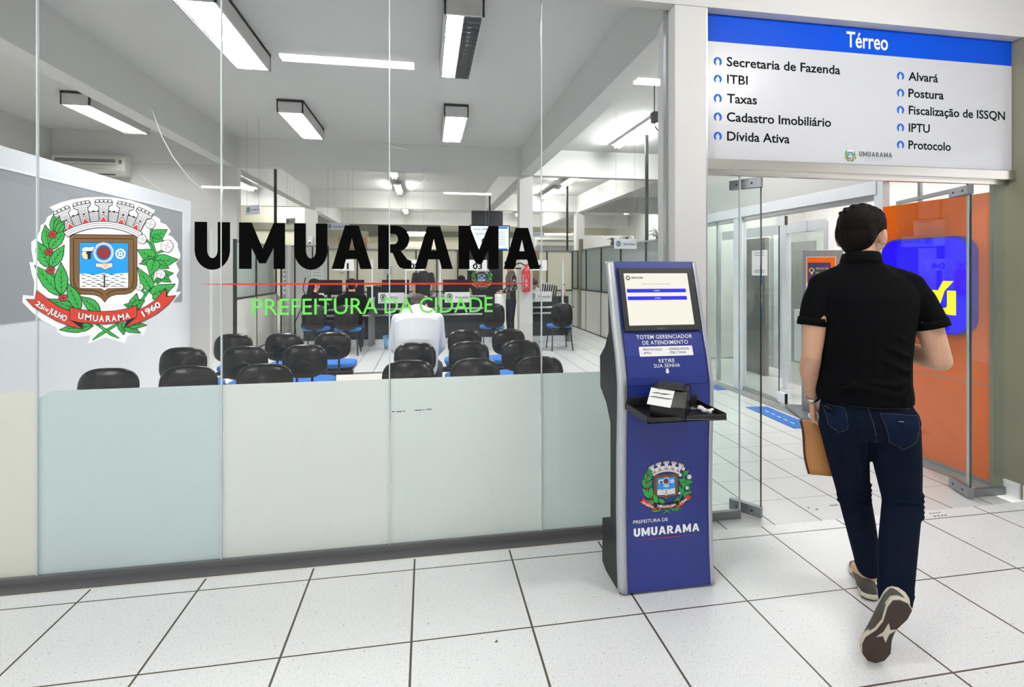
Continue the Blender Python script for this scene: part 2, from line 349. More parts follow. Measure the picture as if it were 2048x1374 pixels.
box('wall_column', 1.45, 2.46, 16.21, 16.6, 0, 3.95, M['dark_blue_panel'], **ST)
# left white wall with grey board
bw = box('wall_side', -3.15, -3.05, 2.9, 7.25, 0, 2.41, M['wall_cool'], **ST)
MB().box(-3.05, -3.044, 2.95, 7.0, 1.11, 2.24).build('board', M['grey_board'], bw)
MB().box(-3.05, -3.040, 2.95, 7.015, 2.24, 2.258).box(-3.05, -3.040, 7.0, 7.015, 1.10, 2.24).build('board_edge', M['white_frame'], bw)

# glass front: five panes with frosted film
GX = (-4.4, -1.845, -1.026, -.193, .642, 1.40)
for i in range(5):
    wn = empty('window_%d' % (i+1), ((GX[i]+GX[i+1])/2, 2.78, 0), **ST); cx = (GX[i]+GX[i+1])/2
    box('pane', GX[i]+.002-cx, GX[i+1]-.002-cx, -.004, .004, .03, 3.045, M['glass'], wn)
    a, b = GX[i]+.004-cx, GX[i+1]-.004-cx
    pts = [(a, .032), (b, .032), (b, .917), (a, .917)]
    if i == 1: pts = [(a, .032), (b, .032), (b, .917), (a+.055, .917), (a, .885)]
    MB().prism(pts, .0045, .0055).build('frosted_film', M['film%d' % i], wn)
    box('edge_joint', GX[i+1]-.0028-cx, GX[i+1]+.0028-cx, -.0065, .0065, .03, 3.04, M['glass_edge'], wn)
    if i == 1:
        sc = Flat(lambda x, z, l=0: (x-cx, -.0048, z)); sc.line([(-1.345, 2.30), (-1.30, 2.17), (-1.25, 2.07), (-1.17, 1.96), (-1.09, 1.89)], [.001, .003, .0035, .003, .001])
        sc.line([(-1.40, 1.98), (-1.33, 1.92), (-1.26, 1.87)], .0014); sc.build('scratch', M['white'], wn)
    if i == 3:
        sc = Flat(lambda x, z, l=0: (x-cx, -.0048, z))
        for a0, a1, zz in ((-.180, -.166, .742), (-.158, -.128, .741), (-.122, -.112, .742), (-.060, -.022, .744), (-.016, -.008, .745), (0, .030, .746)): sc.line([(a0, zz), (a1, zz+.001)], .004)
        sc.build('tape_residue', M['black_trim'], wn)
    if i == 2:
        sc = Flat(lambda x, z, l=0: (x-cx, -.0048, z)); sc.line([(-.22, 2.17), (-.10, 2.15)], .0012); sc.line([(.0, 2.0), (-.13, 1.88)], .0012)
        sc.build('scratch', M['white'], wn)
box('trim_12', 1.386, 1.40, 2.762, 2.798, .03, 3.045, M['alu'], **ST)       # edge profile at the pier

# ------------------------------------------------------------------ entrance: transom bar, sidelights, two glass leaves
box('trim_13', 1.604, 3.84, 2.725, 2.80, 2.098, 2.160, M['steel'], bevel=.004, **ST)
box('trim_14', 1.604, 3.84, 2.765, 2.795, 2.072, 2.098, M['steel'], **ST)
for n, x0, x1 in (('window_6', 1.604, 1.876), ('window_7', 3.53, 3.825)):
    wn = empty(n, (x0, 2.785, 0), **ST); box('pane', 0, x1-x0, -.004, .004, .05, 2.075, M['glass_door'], wn)
    box('sill_rail', 0, x1-x0, -.012, .012, 0, .05, M['channel'], wn)
    box('edge_joint', (x1-x0-.004) if x0 < 2 else 0, (x1-x0) if x0 < 2 else .004, -.006, .006, .05, 2.075, M['glass_edge'], wn)
def leaf(name, hx, hy, dx, dy, wd=.82):
    ang = math.atan2(dy, dx); d = empty(name, (hx, hy, 0), ang, **ST)
    box('pane', 0, wd, -.005, .005, .03, 2.055, M['glass_door'], d)
    box('glass_edge', -.001, .006, -.0052, .0052, .03, 2.05, M['glass_green_edge'], d)
    f = MB(); f.box(-.004, .185, -.017, .017, .012, .078).build('lower_fitting', M['steel_grey'], d, .004)
    f = MB(); f.box(-.004, .185, -.017, .017, 2.0, 2.062).build('upper_fitting', M['steel_grey'], d, .004)
    for z in (.045, 2.03):
        sc = MB()
        for x in (.05, .14):
            for sg in (-1, 1): sc.lathe([(.006, 0), (.006, .003), (0, .003)], 0, 0, 0, 10, Matrix.Translation((x, sg*.017, z)) @ Matrix.Rotation(-sg*PI/2, 4, 'X'))
        sc.build('screw', M['black_metal'], d)
    return d
dr = leaf('door_1', 3.512, 2.750, .33, .94)
box('closer_rail', .18, .82, -.012, .012, 2.035, 2.062, M['steel_grey'], dr)
MB().tube([(.70, -.03, 1.25), (.70, -.05, 1.25), (.70, -.05, .95), (.70, -.03, .95)], .009).build('pull_handle', M['steel'], dr)
leaf('door_2', 1.990, 2.742, -.09, .117)
# ------------------------------------------------------------------ bank front along the right of the corridor
X0 = 3.87
box('wall_bank', X0, X0+.12, 2.86, 7.95, 2.28, 3.95, M['wall_white'], **ST)
bf = empty('window_8', (X0, 6.0, 0), **ST)
def B(name, y0, y1, z0, z1, m, d=.07, x=0): return box(name, x, x+d, y0-6, y1-6, z0, z1, m, bf, .003)
B('top_beam', 3.80, 7.95, 2.165, 2.28, M['white_frame'], .10, -.01)
B('lower_beam', 3.80, 7.95, 2.115, 2.165, M['alu'], .05, .02)
B('post', 5.71, 5.88, .012, 2.17, M['white_frame']); B('post', 3.74, 3.83, .012, 2.28, M['white_frame'])
B('post', 7.82, 7.95, 0, 2.28, M['white_frame']); B('post', 6.26, 6.30, .012, 2.17, M['alu'], .05, .02); B('post', 6.9, 6.98, .012, 2.17, M['alu'], .05, .02)
B('pane', 5.08, 5.71, .03, 2.11, M['glass_door'], .01, .03); B('glass_edge', 5.075, 5.081, .03, 2.11, M['black_trim'], .012, .029)
B('pane', 5.88, 7.82, .03, 2.11, M['glass_door'], .01, .03); B('threshold_rail', 5.08, 5.71, .012, .055, M['alu'], .05, .01)
B('patch_fitting', 4.965, 5.09, 2.0, 2.10, M['white_frame'], .035, .015); B('patch_fitting', 4.965, 5.09, .03, .145, M['white_frame'], .035, .015)
B('patch_edge', 4.958, 4.966, 2.0, 2.10, M['black_trim'], .035, .015); B('patch_edge', 4.958, 4.966, .03, .145, M['black_trim'], .035, .015)
B('transom_pane', 2.9, 3.74, 2.05, 2.28, M['glass_door'], .008, .03); B('transom_frame', 2.9, 3.74, 2.262, 2.285, M['alu'], .04, .01); B('transom_frame', 3.42, 3.44, 2.05, 2.27, M['alu'], .03, .01)
# bank vestibule behind it
bv = empty('wall_vestibule', (4.6, 5, .012), **ST)
def V(name, x0, x1, y0, y1, z0, z1, m): return box(name, x0-4.6, x1-4.6, y0-5, y1-5, z0, z1, m, bv)
V('back_panel', 6.6, 6.7, 2.9, 7.9, 0, 2.9, M['wall_white']); V('end_panel', 3.99, 6.7, 7.9, 8.0, 0, 2.9, M['wall_white']); V('end_panel', 3.99, 6.7, 2.86, 2.9, 0, 2.9, M['wall_white'])
V('soffit', 3.99, 6.7, 2.86, 8.0, 2.9, 2.95, M['wall_white'])
for x, y in ((4.45, 5.65), (4.45, 4.98), (5.2, 4.30), (5.5, 5.3), (4.9, 6.3), (4.5, 6.75), (5.3, 7.0)): V('post', x-.035, x+.035, y-.035, y+.035, 0, 2.05, M['white_frame'])
V('lintel', 4.42, 4.48, 4.98, 7.0, 1.95, 2.07, M['white_frame']); V('lintel', 4.4, 5.55, 5.26, 5.34, 1.95, 2.07, M['white_frame']); V('counter', 5.0, 5.5, 5.6, 6.2, .25, .95, M['wall_cool']); V('dark_inset', 5.6, 6.2, 5.8, 6.3, .05, .45, M['grey_board'])
V('inner_pane', 4.445, 4.455, 5.0, 5.63, .1, 1.95, M['glass_far']); V('inner_pane', 4.9, 4.91, 6.3, 7.0, .1, 1.95, M['glass_far'])
V('grey_panel', 4.7, 4.76, 6.4, 6.9, 0, 1.95, M['ac_dark']); V('grey_panel', 5.9, 5.95, 6.9, 7.5, 0, 1.95, M['ac_dark'])
# orange glass cladding
ow = empty('wall_orange', (X0, 3.3, 0), **ST)
box('cladding', 0, .06, -.43, .44, .03, .687, M['orange'], ow); box('cladding', 0, .06, -.43, .44, .697, 2.045, M['orange'], ow)
box('seam_strip', .003, .06, -.43, .44, .687, .697, M['seam'], ow); box('plinth', -.004, .06, -.43, .44, 0, .03, M['granite_lt'], ow)
# ------------------------------------------------------------------ office partitions: white panel below, obscured glass above, dark frames
def run(name, axis, c, a, b, cuts, ztop=2.04, zmid=1.0, th=.045, tall=(), glassmat='obscured', full=False, skip=()):
    r = empty(name, (c, a, 0) if axis == 'x' else (a, c, 0), **ST)
    def bx(nm, u0, u1, z0, z1, m, t=th):
        if axis == 'x': return box(nm, -t/2, t/2, u0-a, u1-a, z0, z1, m, r)
        return box(nm, u0-a, u1-a, -t/2, t/2, z0, z1, m, r)
    cs = [a]+list(cuts)+[b]
    for k in range(len(cs)-1):
        u0, u1 = cs[k]+.015, cs[k+1]-.015
        if k in skip: continue
        bx('panel', u0, u1, .02, (ztop if full else zmid), M['white_panel'])
        if not full: bx('glazing', u0, u1, zmid+.03, ztop-.03, M[glassmat], .008)
    for u in cs: bx('mullion', u-.014, u+.014, 0, 3.94 if u in tall else ztop, M['black_trim'], th+.012)
    bx('top_rail', a, b, ztop-.03, ztop, M['steel_grey'], th+.014); bx('base_rail', a, b, 0, .025, M['black_trim'], th+.012)
    if not full: bx('mid_rail', a, b, zmid, zmid+.03, M['black_trim'], th+.012)
    return r
run('wall_office_right', 'x', 3.92, 7.98, 14.7, (8.56, 9.75, 10.91, 12.0, 12.70, 13.75), tall=(8.56, 13.75))
box('trim_15', 3.86, 3.95, 12.38, 12.50, 0, 2.30, M['olive'], **ST)
run('wall_office_left', 'x', -3.22, 9.30, 11.65, (10.35,), tall=(11.65,))
run('wall_office_left', 'x', -3.22, 12.45, 16.0, (13.6, 14.8))
run('wall_cubicle', 'y', 11.5, -3.06, -2.10, (-2.78, -2.42), full=True)
run('wall_screen', 'y', 13.0, -2.9, 1.42, (-2.52, -1.90, -1.68, -.95, -.25, .27, .80), zmid=.95, glassmat='obscured_backlit')
run('wall_screen', 'y', 13.2, 2.5, 3.9, (3.2,), zmid=.95, glassmat='obscured_backlit')
MB().lathe([(.07, 0), (.07, 2.04)], n=20).build('wall_post', M['wall_white'], **ST).location = (-2.90, 11.36, 0)
MB().box(-.5, 6.0, -.03, .03, -.12, .12).build('trim_16', M['window_dark'], **ST).location = (-5.5, 18.25, 3.0)
for x in (-2.6, .6, 3.6): box('trim_17', x, x+2.6, 23.98, 24.1, 3.08, 3.34, M['window_dark'], **ST)
# ------------------------------------------------------------------ lamps
def troffer(x, y0, lit=(1, 1), label='', z=3.76):
    t = empty('ceiling_light', (x, y0, z), label=label, cat='ceiling light', group='louvred ceiling fixtures of the waiting hall'); L = 1.52; W = .18
    b = MB(); b.box(-W, W, 0, .02, 0, .19).box(-W, W, L-.02, L, 0, .19).box(-W, -W+.02, 0, L, 0, .19).box(W-.02, W, 0, L, 0, .19).box(-W, W, 0, L, .15, .19)
    b.build('housing', M['wall_white'], t)
    for k, s in enumerate((-1, 1)):
        MB().tube([(s*.078, .03, .075), (s*.078, L-.03, .075)], .017, 10).build('tube', M['tube'] if lit[k] else M['tube_off'], t)
    r = MB()
    for s in (-1, 1):
        r.prism([(s*.078-.075, .01), (s*.078-.05, .11), (s*.078, .14), (s*.078+.05, .11), (s*.078+.075, .01), (s*.078+.05, .115), (s*.078, .146), (s*.078-.05, .115)], .02, L-.02)
    r.build('reflector', M['alu'], t)
    lv = MB(); n = 15
    for k in range(n+1): y = .03+(L-.06)*k/n; lv.box(-W+.02, W-.02, y-.0012, y+.0012, .004, .042)
    lv.box(-.004, .004, .02, L-.02, .0, .045); lv.build('louvre', M['alu'], t)
    return t
troffer(.335, 4.47, (1, 0), 'large half-lit louvred ceiling light near the top centre of the glass')
troffer(.44, 7.45, (1, 1), 'louvred ceiling light with both tubes lit, second in the middle line of the hall')
troffer(-1.92, 4.60, (1, 1), 'long bright louvred ceiling light at the upper left above the city lettering')
troffer(-1.92, 7.65, (1, 1), 'small louvred ceiling light behind the long bright one, left of centre')
troffer(-4.72, 7.78, (1, 1), 'louvred ceiling light above the wall air conditioner')
troffer(-4.72, 4.60, (1, 1), 'louvred ceiling light added out of view to brighten the left bay')  # outside the frame, added for extra light in the left bay
def batten(x, y, z, label, ang=0, L=1.25, n=2, grp='bare tube fixtures on the ceiling', tm='tube'):
    t = empty('tube_light', (x, y, z), ang, label=label, cat='ceiling light', group=grp)
    MB().box(-.05*n, .05*n, -L/2, L/2, .045, .085).prism([(-.05*n, .045), (-.028*n, .03), (.028*n, .03), (.05*n, .045)], -L/2, L/2).build('tray', M['wall_white'], t)
    if 3.7 < z < 3.84:
        for s in (-1, 1): box('hanger', -.012, .012, s*L*.35-.012, s*L*.35+.012, .085, 3.951-z, M['wall_white'], t)
    for k in range(n): xx = (k-(n-1)/2)*.075; MB().tube([(xx, -L/2+.03, 0), (xx, L/2-.03, 0)], .016, 8).build('tube', M[tm], t)
    for k in range(n):
        for s in (-1, 1): xx = (k-(n-1)/2)*.075; box('lamp_holder', xx-.012, xx+.012, s*(L/2-.02)-.008, s*(L/2-.02)+.008, -.012, .05, M['white_frame'], t)
    return t
for x, y, lb, L in ((3.62, 8.4, 'long twin tube light on the ceiling beside the pier, right bay', 1.7), (-.78, 12.3, 'tube light just behind the wide cross beam, middle bay', 1.25), (-.78, 14.8, 'twin tube light second behind the cross beam, middle bay', 1.5),
    (-.80, 19.6, 'farthest tube light of the middle bay above the letters', 2.4), (2.95, 4.7, 'twin tube light above the entrance corridor, behind the directory sign', 1.3), (3.70, 12.7, 'small tube light right of the white pillar, near the cross beam', 1.3), (3.70, 14.9, 'twin tube light right of the white pillar, the lower one', 1.7),
    (3.78, 19.8, 'small far tube light beside the dark column', 2.2), (8.0, 18.4, 'far tube light at the right behind the obscured partitions', 2.2), (-4.94, 14.7, 'bright tube light over the left office beyond the alcove wall', 1.7), (-4.6, 17.2, 'far tube light left of the grey concrete column', 1.6)):
    batten(x, y, 3.865 if y < 9 else 3.80, lb, 0, L, tm='tube' if (y < 9 and y > 5) else 'tube_mid' if y < 9 else 'tube_far')
for x, lb in ((-.5, 'far horizontal tube light on the back wall behind the letter R'), (6.2, 'far horizontal tube light on the back wall at the right'), (2.9, 'far horizontal tube light on the back wall behind the dark column')): batten(x, 23.93, 3.26, lb, PI/2, 1.6, tm='tube_far')
for x, y, lb in ((-.68, .87, 'twin tube light of the corridor mirrored in the glass, nearest the middle'), (2.60, .87, 'twin tube light of the corridor mirrored at the pier and sign'), (-4.35, -6.7, 'twin tube light of the corridor mirrored small at the left'), (1.0, -6.7, 'twin tube light of the corridor, far behind the viewer'), (-4.0, .87, 'twin tube light of the corridor left of the viewer')):
    batten(x, y, 3.365, lb, PI/2, 1.2, grp='tube fixtures of the corridor ceiling', tm='tube_corridor')
for x, y, lb in ((5.2, 5.4, 'middle tube light inside the bank vestibule'), (5.2, 6.9, 'farther tube light inside the bank vestibule'), (5.2, 3.6, 'nearest tube light inside the bank vestibule')): batten(x, y, 2.80, lb, 0, 1.2, grp='tube lights inside the bank vestibule', tm='tube_far')

# ------------------------------------------------------------------ big vinyl lettering
def glyph(ch):
    n = 8
    def arc(cx, cy, rx, ry, a0, a1, n=n): return [(cx+rx*math.cos(a0+(a1-a0)*i/n), cy+ry*math.sin(a0+(a1-a0)*i/n)) for i in range(n+1)]
    if ch == 'U': return [(0, 1), (0, .40)]+arc(.39, .40, .39, .42, PI, 2*PI, 12)+[(.78, 1), (.505, 1), (.505, .40)]+arc(.39, .40, .115, .17, 0, -PI, 8)+[(.275, 1)], [], .78
    if ch == 'M': return [(0, 0), (0, 1), (.275, 1), (.515, .44), (.755, 1), (1.01, 1), (1.01, 0), (.755, 0), (.755, .45), (.585, .12), (.44, .12), (.275, .45), (.275, 0)], [], 1.01
    if ch == 'A': return [(0, 0), (.295, .97), (.60, .97), (.895, 0), (.635, 0), (.575, .22), (.32, .22), (.26, 0)], [[(.385, .42), (.51, .42), (.4475, .69)]], .895
    if ch == 'R': return [(0, 0), (0, .98), (.40, .98)]+arc(.40, .68, .31, .30, PI/2, -PI/2*.75, 9)+[(.60, .30), (.66, .22), (.76, .18), (.76, 0), (.60, 0), (.50, .03), (.44, .10), (.33, .36), (.27, .37), (.27, 0)], [[(.27, .56), (.27, .79), (.36, .79)]+arc(.36, .675, .09, .115, PI/2, -PI/2, 6)+[(.36, .56)]], .76
def heavy(f, s, x, z, h, w, mi=0):
    gs = [glyph(ch) for ch in s]; gap = .13; tot = sum(q[2] for q in gs)+gap*(len(gs)-1); k = w/tot; f.b.mi(mi)
    for p, hs, wd in gs:
        f.poly([(x+a*k, z+b*h) for a, b in p], mi, [[(x+a*k, z+b*h) for a, b in q] for q in hs]); x += (wd+gap)*k
# ------------------------------------------------------------------ sign over the entrance
def Xs(x): return x*.9928
def Zs(z): return 1.5+(z-1.5)*.9928
sg = empty('directory_sign', (Xs(2.7), 2.775, Zs(2.16)), label='large white hanging directory sign with blue header Térreo above the entrance', cat='sign')
sx, sz = Xs(2.7), Zs(2.16)
def sp_(x, z, l=0): return (Xs(x)-sx, -.030-.0003*(l+1), Zs(z)-sz)
box('board', 1.606-sx, 3.832-sx, -.03, .0, 0, 3.018-sz, M['sign_white'], sg)
f = Flat(sp_); f.poly([(1.618, 2.866), (3.859, 2.866), (3.859, 3.029), (1.618, 3.029)]); f.build('header_band', M['sign_blue'], sg)
f = Flat(sp_); f.up(); f.text('Térreo', 2.596, 2.902, .095, .302, bold=.012); f.build('title', M['c_white'], sg)
for i, (s, x, z, wd) in enumerate((('Secretaria de Fazenda', 1.776, 2.726, .776), ('ITBI', 1.778, 2.620, .137), ('Taxas', 1.778, 2.506, .198), ('Cadastro Imobiliário', 1.776, 2.395, .711), ('Dívida Ativa', 1.778, 2.280, .420),
    ('Alvará', 3.051, 2.721, .225), ('Postura', 3.051, 2.613, .269), ('Fiscalização de ISSQN', 3.053, 2.504, .752), ('IPTU', 3.053, 2.391, .160), ('Protocolo', 3.051, 2.281, .324))):
    f = Flat(sp_); f.text(s, x, z, .053, wd, bold=.02); f.build('entry_text', M['sign_text'], sg)
    cx, cz = (1.7175 if i < 5 else 2.992), z+.022; f = Flat(sp_)
    out = [(cx+.027*math.cos(a), cz+.027*math.sin(a)) for a in [PI*1.32-PI*1.64*k/22 for k in range(23)]]
    f.poly([(cx-.011, cz-.026), *[(p[0], p[1]) for p in out], (cx+.011, cz-.026), (cx+.011, cz-.002), (cx+.016, cz-.004), (cx, cz+.019), (cx-.016, cz-.004), (cx-.011, cz-.002)]); f.build('entry_icon', M['sign_icon'], sg)
f = Flat(sp_); heavy(f, 'UMUARAMA', 2.687, 2.218, .032, .243); f.poly([(2.70, 2.208), (2.93, 2.208), (2.93, 2.2095), (2.70, 2.2095)]); f.build('city_name', M['grey_text'], sg)
f = Flat(sp_); f.text('PREFEITURA DA CIDADE', 2.729, 2.192, .0095, .156); f.build('city_subtitle', M['label_grey'], sg)
# ------------------------------------------------------------------ city crest (local frame: x right, y DOWN, 0..1374)
def arcpts(cx, cy, r, a0, a1, n=16): return [(cx+r*math.sin(a0+(a1-a0)*i/n), cy-r*math.cos(a0+(a1-a0)*i/n)) for i in range(n+1)]
CM = ['c_white', 'c_black', 'c_green', 'c_brown', 'c_blue', 'c_red', 'c_skin', 'c_berry', 'c_maroon']
W_, K_, G_, BR_, BL_, R_, SK_, BE_, MA_ = range(9)
def crest(parent, xf, backing=True, detail=2):
    ms = [M[k] for k in CM]
    def F(l0): f = Flat(xf, .3); f.layer = l0; return f
    if backing:
        f = F(0); f.poly([(350, 195), (430, 160), (500, 140), (600, 124), (700, 118), (800, 122), (900, 136), (1000, 168), (1075, 205), (1048, 238), (1080, 245), (1110, 265), (1112, 288), (1150, 300), (1175, 330), (1185, 350), (1165, 372), (1195, 385), (1235, 430), (1235, 460), (1255, 510), (1250, 540), (1222, 570), (1245, 620), (1225, 655), (1242, 690), (1238, 730), (1222, 772), (1262, 770), (1180, 870), (1050, 958), (1005, 975), (1022, 1005), (990, 1075), (940, 1060), (880, 1075), (865, 1125), (800, 1105), (735, 1080), (670, 1100), (605, 1122), (628, 1062), (540, 1075), (450, 1068), (400, 1035), (400, 1010), (300, 955), (240, 905), (172, 835), (175, 785), (245, 792), (250, 700), (232, 640), (218, 565), (245, 568), (232, 490), (230, 430), (262, 405), (290, 350), (290, 320), (320, 300), (335, 262), (390, 228)], W_)
        f.build('backing', ms, parent)
    # coffee branch
    f = F(2)
    def leafp(b, t, wd, serr=6):
        dx, dy = t[0]-b[0], t[1]-b[1]; L = math.hypot(dx, dy); ux, uy = dx/L, dy/L; nx, ny = -uy, ux; side = []
        prof = [(.0, .0), (.12, .55), (.28, .9), (.34, .86), (.48, 1.0), (.54, .92), (.70, .72), (.76, .60), (.88, .28), (1, 0)]
        A = [(b[0]+ux*L*s+nx*wd*q, b[1]+uy*L*s+ny*wd*q) for s, q in prof]; B_ = [(b[0]+ux*L*s-nx*wd*q, b[1]+uy*L*s-ny*wd*q) for s, q in prof]
        pts = A+B_[-2:0:-1]; f.poly(offset(pts, 5), K_); f.up(); f.poly(pts, G_); f.up()
        if detail > 0:
            f.line([b, (b[0]+dx*.9, b[1]+dy*.9)], [4, 2], K_)
            for s in (.2, .36, .52, .68):
                c = (b[0]+dx*s, b[1]+dy*s)
                for sd in (-1, 1): f.line([c, (c[0]+ux*L*.14+nx*wd*sd*.62*(1.1-s*.7), c[1]+uy*L*.14+ny*wd*sd*.62*(1.1-s*.7))], [3, 1.5], K_)
        f.up()
    def berries(cx, cy, n=7, r=11):
        for i in range(n):
            a = i*2.4; q = (0 if i == 0 else 17+2*(i % 2)); f.disc(cx+q*math.cos(a), cy+q*math.sin(a)*.8, r+3, K_, n=12); f.up(); f.disc(cx+q*math.cos(a), cy+q*math.sin(a)*.8, r, BE_, n=12); f.up()
    f.line([(375, 640), (400, 740), (440, 800)], 20, K_); f.up(); f.line([(375, 640), (400, 740), (440, 800)], 13, G_); f.up()
    for b, t, wd in (((388, 368), (378, 252), 30), ((392, 370), (415, 258), 22), ((398, 372), (448, 288), 26), ((350, 478), (322, 320), 38), ((352, 478), (455, 352), 34), ((352, 600), (268, 428), 46), ((356, 600), (447, 455), 36), ((425, 790), (258, 592), 44), ((432, 785), (428, 573), 44),
        ((640, 1000), (425, 1022), 30), ((555, 890), (345, 815), 28), ((555, 890), (475, 712), 40), ((690, 905), (570, 803), 36)): leafp(b, t, wd)
    for x, y in ((372, 378), (348, 497), (360, 620), (443, 806)): berries(x, y)
    f.build('coffee_branch', ms, parent)
    # cotton branch
    f = F(2)
    for pts, wd in (([(1050, 330), (1045, 400), (1075, 500), (1080, 540), (1060, 640), (1040, 740), (990, 815), (930, 870)], 14), ([(1000, 400), (1035, 430), (1060, 480)], 10), ([(1140, 480), (1090, 500), (1070, 560)], 12), ([(1110, 660), (1050, 720)], 9), ([(975, 745), (1010, 790)], 9)):
        f.line(pts, wd+8, K_); f.up(); f.line(pts, wd, G_); f.up()
    def broad(b, t, wd):
        dx, dy = t[0]-b[0], t[1]-b[1]; L = math.hypot(dx, dy); ux, uy = dx/L, dy/L; nx, ny = -uy, ux
        prof = [(0, 0), (-.06, .55), (.12, .98), (.35, 1.0), (.55, .72), (.72, .42), (.88, .2), (1, 0)]
        A = [(b[0]+ux*L*s+nx*wd*q, b[1]+uy*L*s+ny*wd*q) for s, q in prof]; B_ = [(b[0]+ux*L*s-nx*wd*q, b[1]+uy*L*s-ny*wd*q) for s, q in prof]; pts = A+B_[-2:0:-1]
        f.poly(offset(pts, 4.5), K_); f.up(); f.poly(pts, G_); f.up()
        if detail > 0:
            f.line([b, (b[0]+dx*.85, b[1]+dy*.85)], [4, 2], K_)
            for s in (.05, .25, .48):
                c = (b[0]+dx*s, b[1]+dy*s)
                for sd in (-1, 1): f.line([c, (c[0]+ux*L*.25+nx*wd*sd*.65*(1.1-s*.8), c[1]+uy*L*.25+ny*wd*sd*.65*(1.1-s*.8))], [3, 1.5], K_)
        f.up()
    for b, t, wd in (((1062, 395), (1158, 338), 42), ((1065, 395), (1130, 412), 26), ((1060, 535), (952, 480), 44), ((1060, 545), (985, 555), 20), ((1090, 560), (1235, 545), 44), ((1095, 570), (1170, 605), 26), ((1062, 560), (970, 575), 22), ((1070, 555), (1040, 655), 44), ((1040, 740), (955, 605), 40), ((1125, 650), (1200, 640), 24), ((1125, 665), (1185, 700), 24), ((1100, 680), (1090, 712), 20), ((1060, 790), (1215, 718), 46), ((1130, 760), (1160, 805), 20), ((925, 870), (945, 785), 34), ((925, 870), (862, 858), 20), ((930, 872), (998, 830), 26), ((840, 990), (855, 1060), 26), ((870, 1005), (968, 1052), 26), ((900, 995), (1012, 1000), 22)): broad(b, t, wd)
    for x, y, r in ((1043, 298, 32), (985, 405, 30), (1160, 452, 42), (1118, 648, 30), (970, 735, 22)):
        for a in range(5):
            q = r*.42; f.disc(x+q*math.cos(a*1.257), y+q*math.sin(a*1.257), r*.62+3, K_, n=14)
        f.up()
        for a in range(5): q = r*.42; f.disc(x+q*math.cos(a*1.257), y+q*math.sin(a*1.257), r*.62, W_, n=14)
        f.up()
        if detail > 0:
            for a in range(4): f.line([(x+r*.1*math.cos(a*1.6), y+r*.1*math.sin(a*1.6)), (x+r*.5*math.cos(a*1.6+.5), y+r*.5*math.sin(a*1.6+.5)), (x+r*.7*math.cos(a*1.6), y+r*.7*math.sin(a*1.6))], 3, K_)
            f.up()
    f.build('cotton_branch', ms, parent)
    # mural crown
    f = F(2); cx, cy = 717, 802
    def pol(th, r): return (cx+r*math.sin(th), cy-r*math.cos(th))
    A0, A1 = -.512, .512
    wall = arcpts(cx, cy, 585, A0, A1)+arcpts(cx, cy, 512, A1, A0); f.poly(offset(wall, 4), K_); f.up(); f.poly(wall, W_); f.up()
    n = 34
    for i in range(n):
        if i % 2: th = A0+(A1-A0)*i/n; d = (A1-A0)/n*.42; f.poly([pol(th-d, 583), pol(th+d, 583), pol(th+d, 594), pol(th-d, 594)], K_)
    f.up()
    for th in (-.455, -.235, 0, .235, .455):
        s = .055; c_ = .088
        body = [pol(th-s, 512), pol(th+s, 512), pol(th+s*.95, 620), pol(th+c_, 634), pol(th+c_, 652), pol(th-c_, 652), pol(th-c_, 634), pol(th-s*.95, 620)]
        f.poly(offset(body, 5), K_); f.up(); f.poly(body, W_); f.up()
        for k in range(4): a = th-c_+2*c_*(k+.5)/4; q = c_*.17; mp = [pol(a-q, 650), pol(a+q, 650), pol(a+q, 664), pol(a-q, 664)]; f.poly(offset(mp, 4), K_); f.up(); f.poly(mp, W_)
        f.up()
        for rr in (624, 634, 644): f.line([pol(th-c_*.9, rr), pol(th+c_*.9, rr)], 2.4, K_)
        f.poly([pol(th-.012, 574), pol(th+.012, 574), pol(th+.012, 584), pol(th-.012, 584)], K_)
    if detail > 1:
        for k, rr in enumerate(range(520, 618, 9)):
            for th0, th1 in (((A0, A1),) if rr < 585 else ((-.505, -.405), (-.285, -.185), (-.05, .05), (.185, .285), (.405, .505))):
                f.line(arcpts(cx, cy, rr, th0, th1, 10), 1.6, K_)
                nn = int((th1-th0)/.03)
                for i in range(nn): a = th0+(th1-th0)*(i+.5*(k % 2)+.3)/nn; f.line([pol(a, rr), pol(a, rr+9)], 1.5, K_)
    f.up()
    for th in (-.44, -.235, 0, .235, .44):
        e = .055 if abs(th) < .4 else .05
        f.poly([pol(th-e-.022, 510), pol(th+e+.022, 510), pol(th, 568)], K_); f.up(); f.poly([pol(th-e-.014, 510), pol(th+e+.014, 510), pol(th, 562)], W_); f.up(); f.poly([pol(th-e, 512), pol(th+e, 512), pol(th, 551)], R_); f.up()
    band = arcpts(cx, cy, 514, -.545, .545)+arcpts(cx, cy, 476, .535, -.535); f.poly(offset(band, 4), K_); f.up(); f.poly(band, W_); f.up()
    for rr in (503, 489): f.line(arcpts(cx, cy, rr, -.53, .53), 3, K_)
    f.build('mural_crown', ms, parent)
    # shield
    f = F(2)
    out = [(490, 380), (943, 380), (946, 700), (935, 745), (905, 772), (870, 782), (800, 785), (765, 795), (740, 812), (724, 834), (706, 812), (682, 795), (650, 785), (560, 780), (520, 760), (498, 730), (490, 690)]
    f.poly(offset(out, 5), K_); f.up(); f.poly(out, BR_); f.up()
    inn = [(512, 404), (922, 404), (925, 690), (915, 735), (885, 755), (800, 758), (760, 770), (735, 792)]; f.line(inn, 6, K_); f.line([(512, 404), (512, 690), (525, 735), (555, 755), (640, 757), (690, 772), (712, 792)], 6, K_); f.up()
    fld = [(552, 433), (885, 433), (886, 735), (880, 741), (745, 744), (722, 758), (700, 744), (560, 741), (552, 735)]; f.poly(offset(fld, 3), K_); f.up(); f.poly(fld, BL_); f.up()
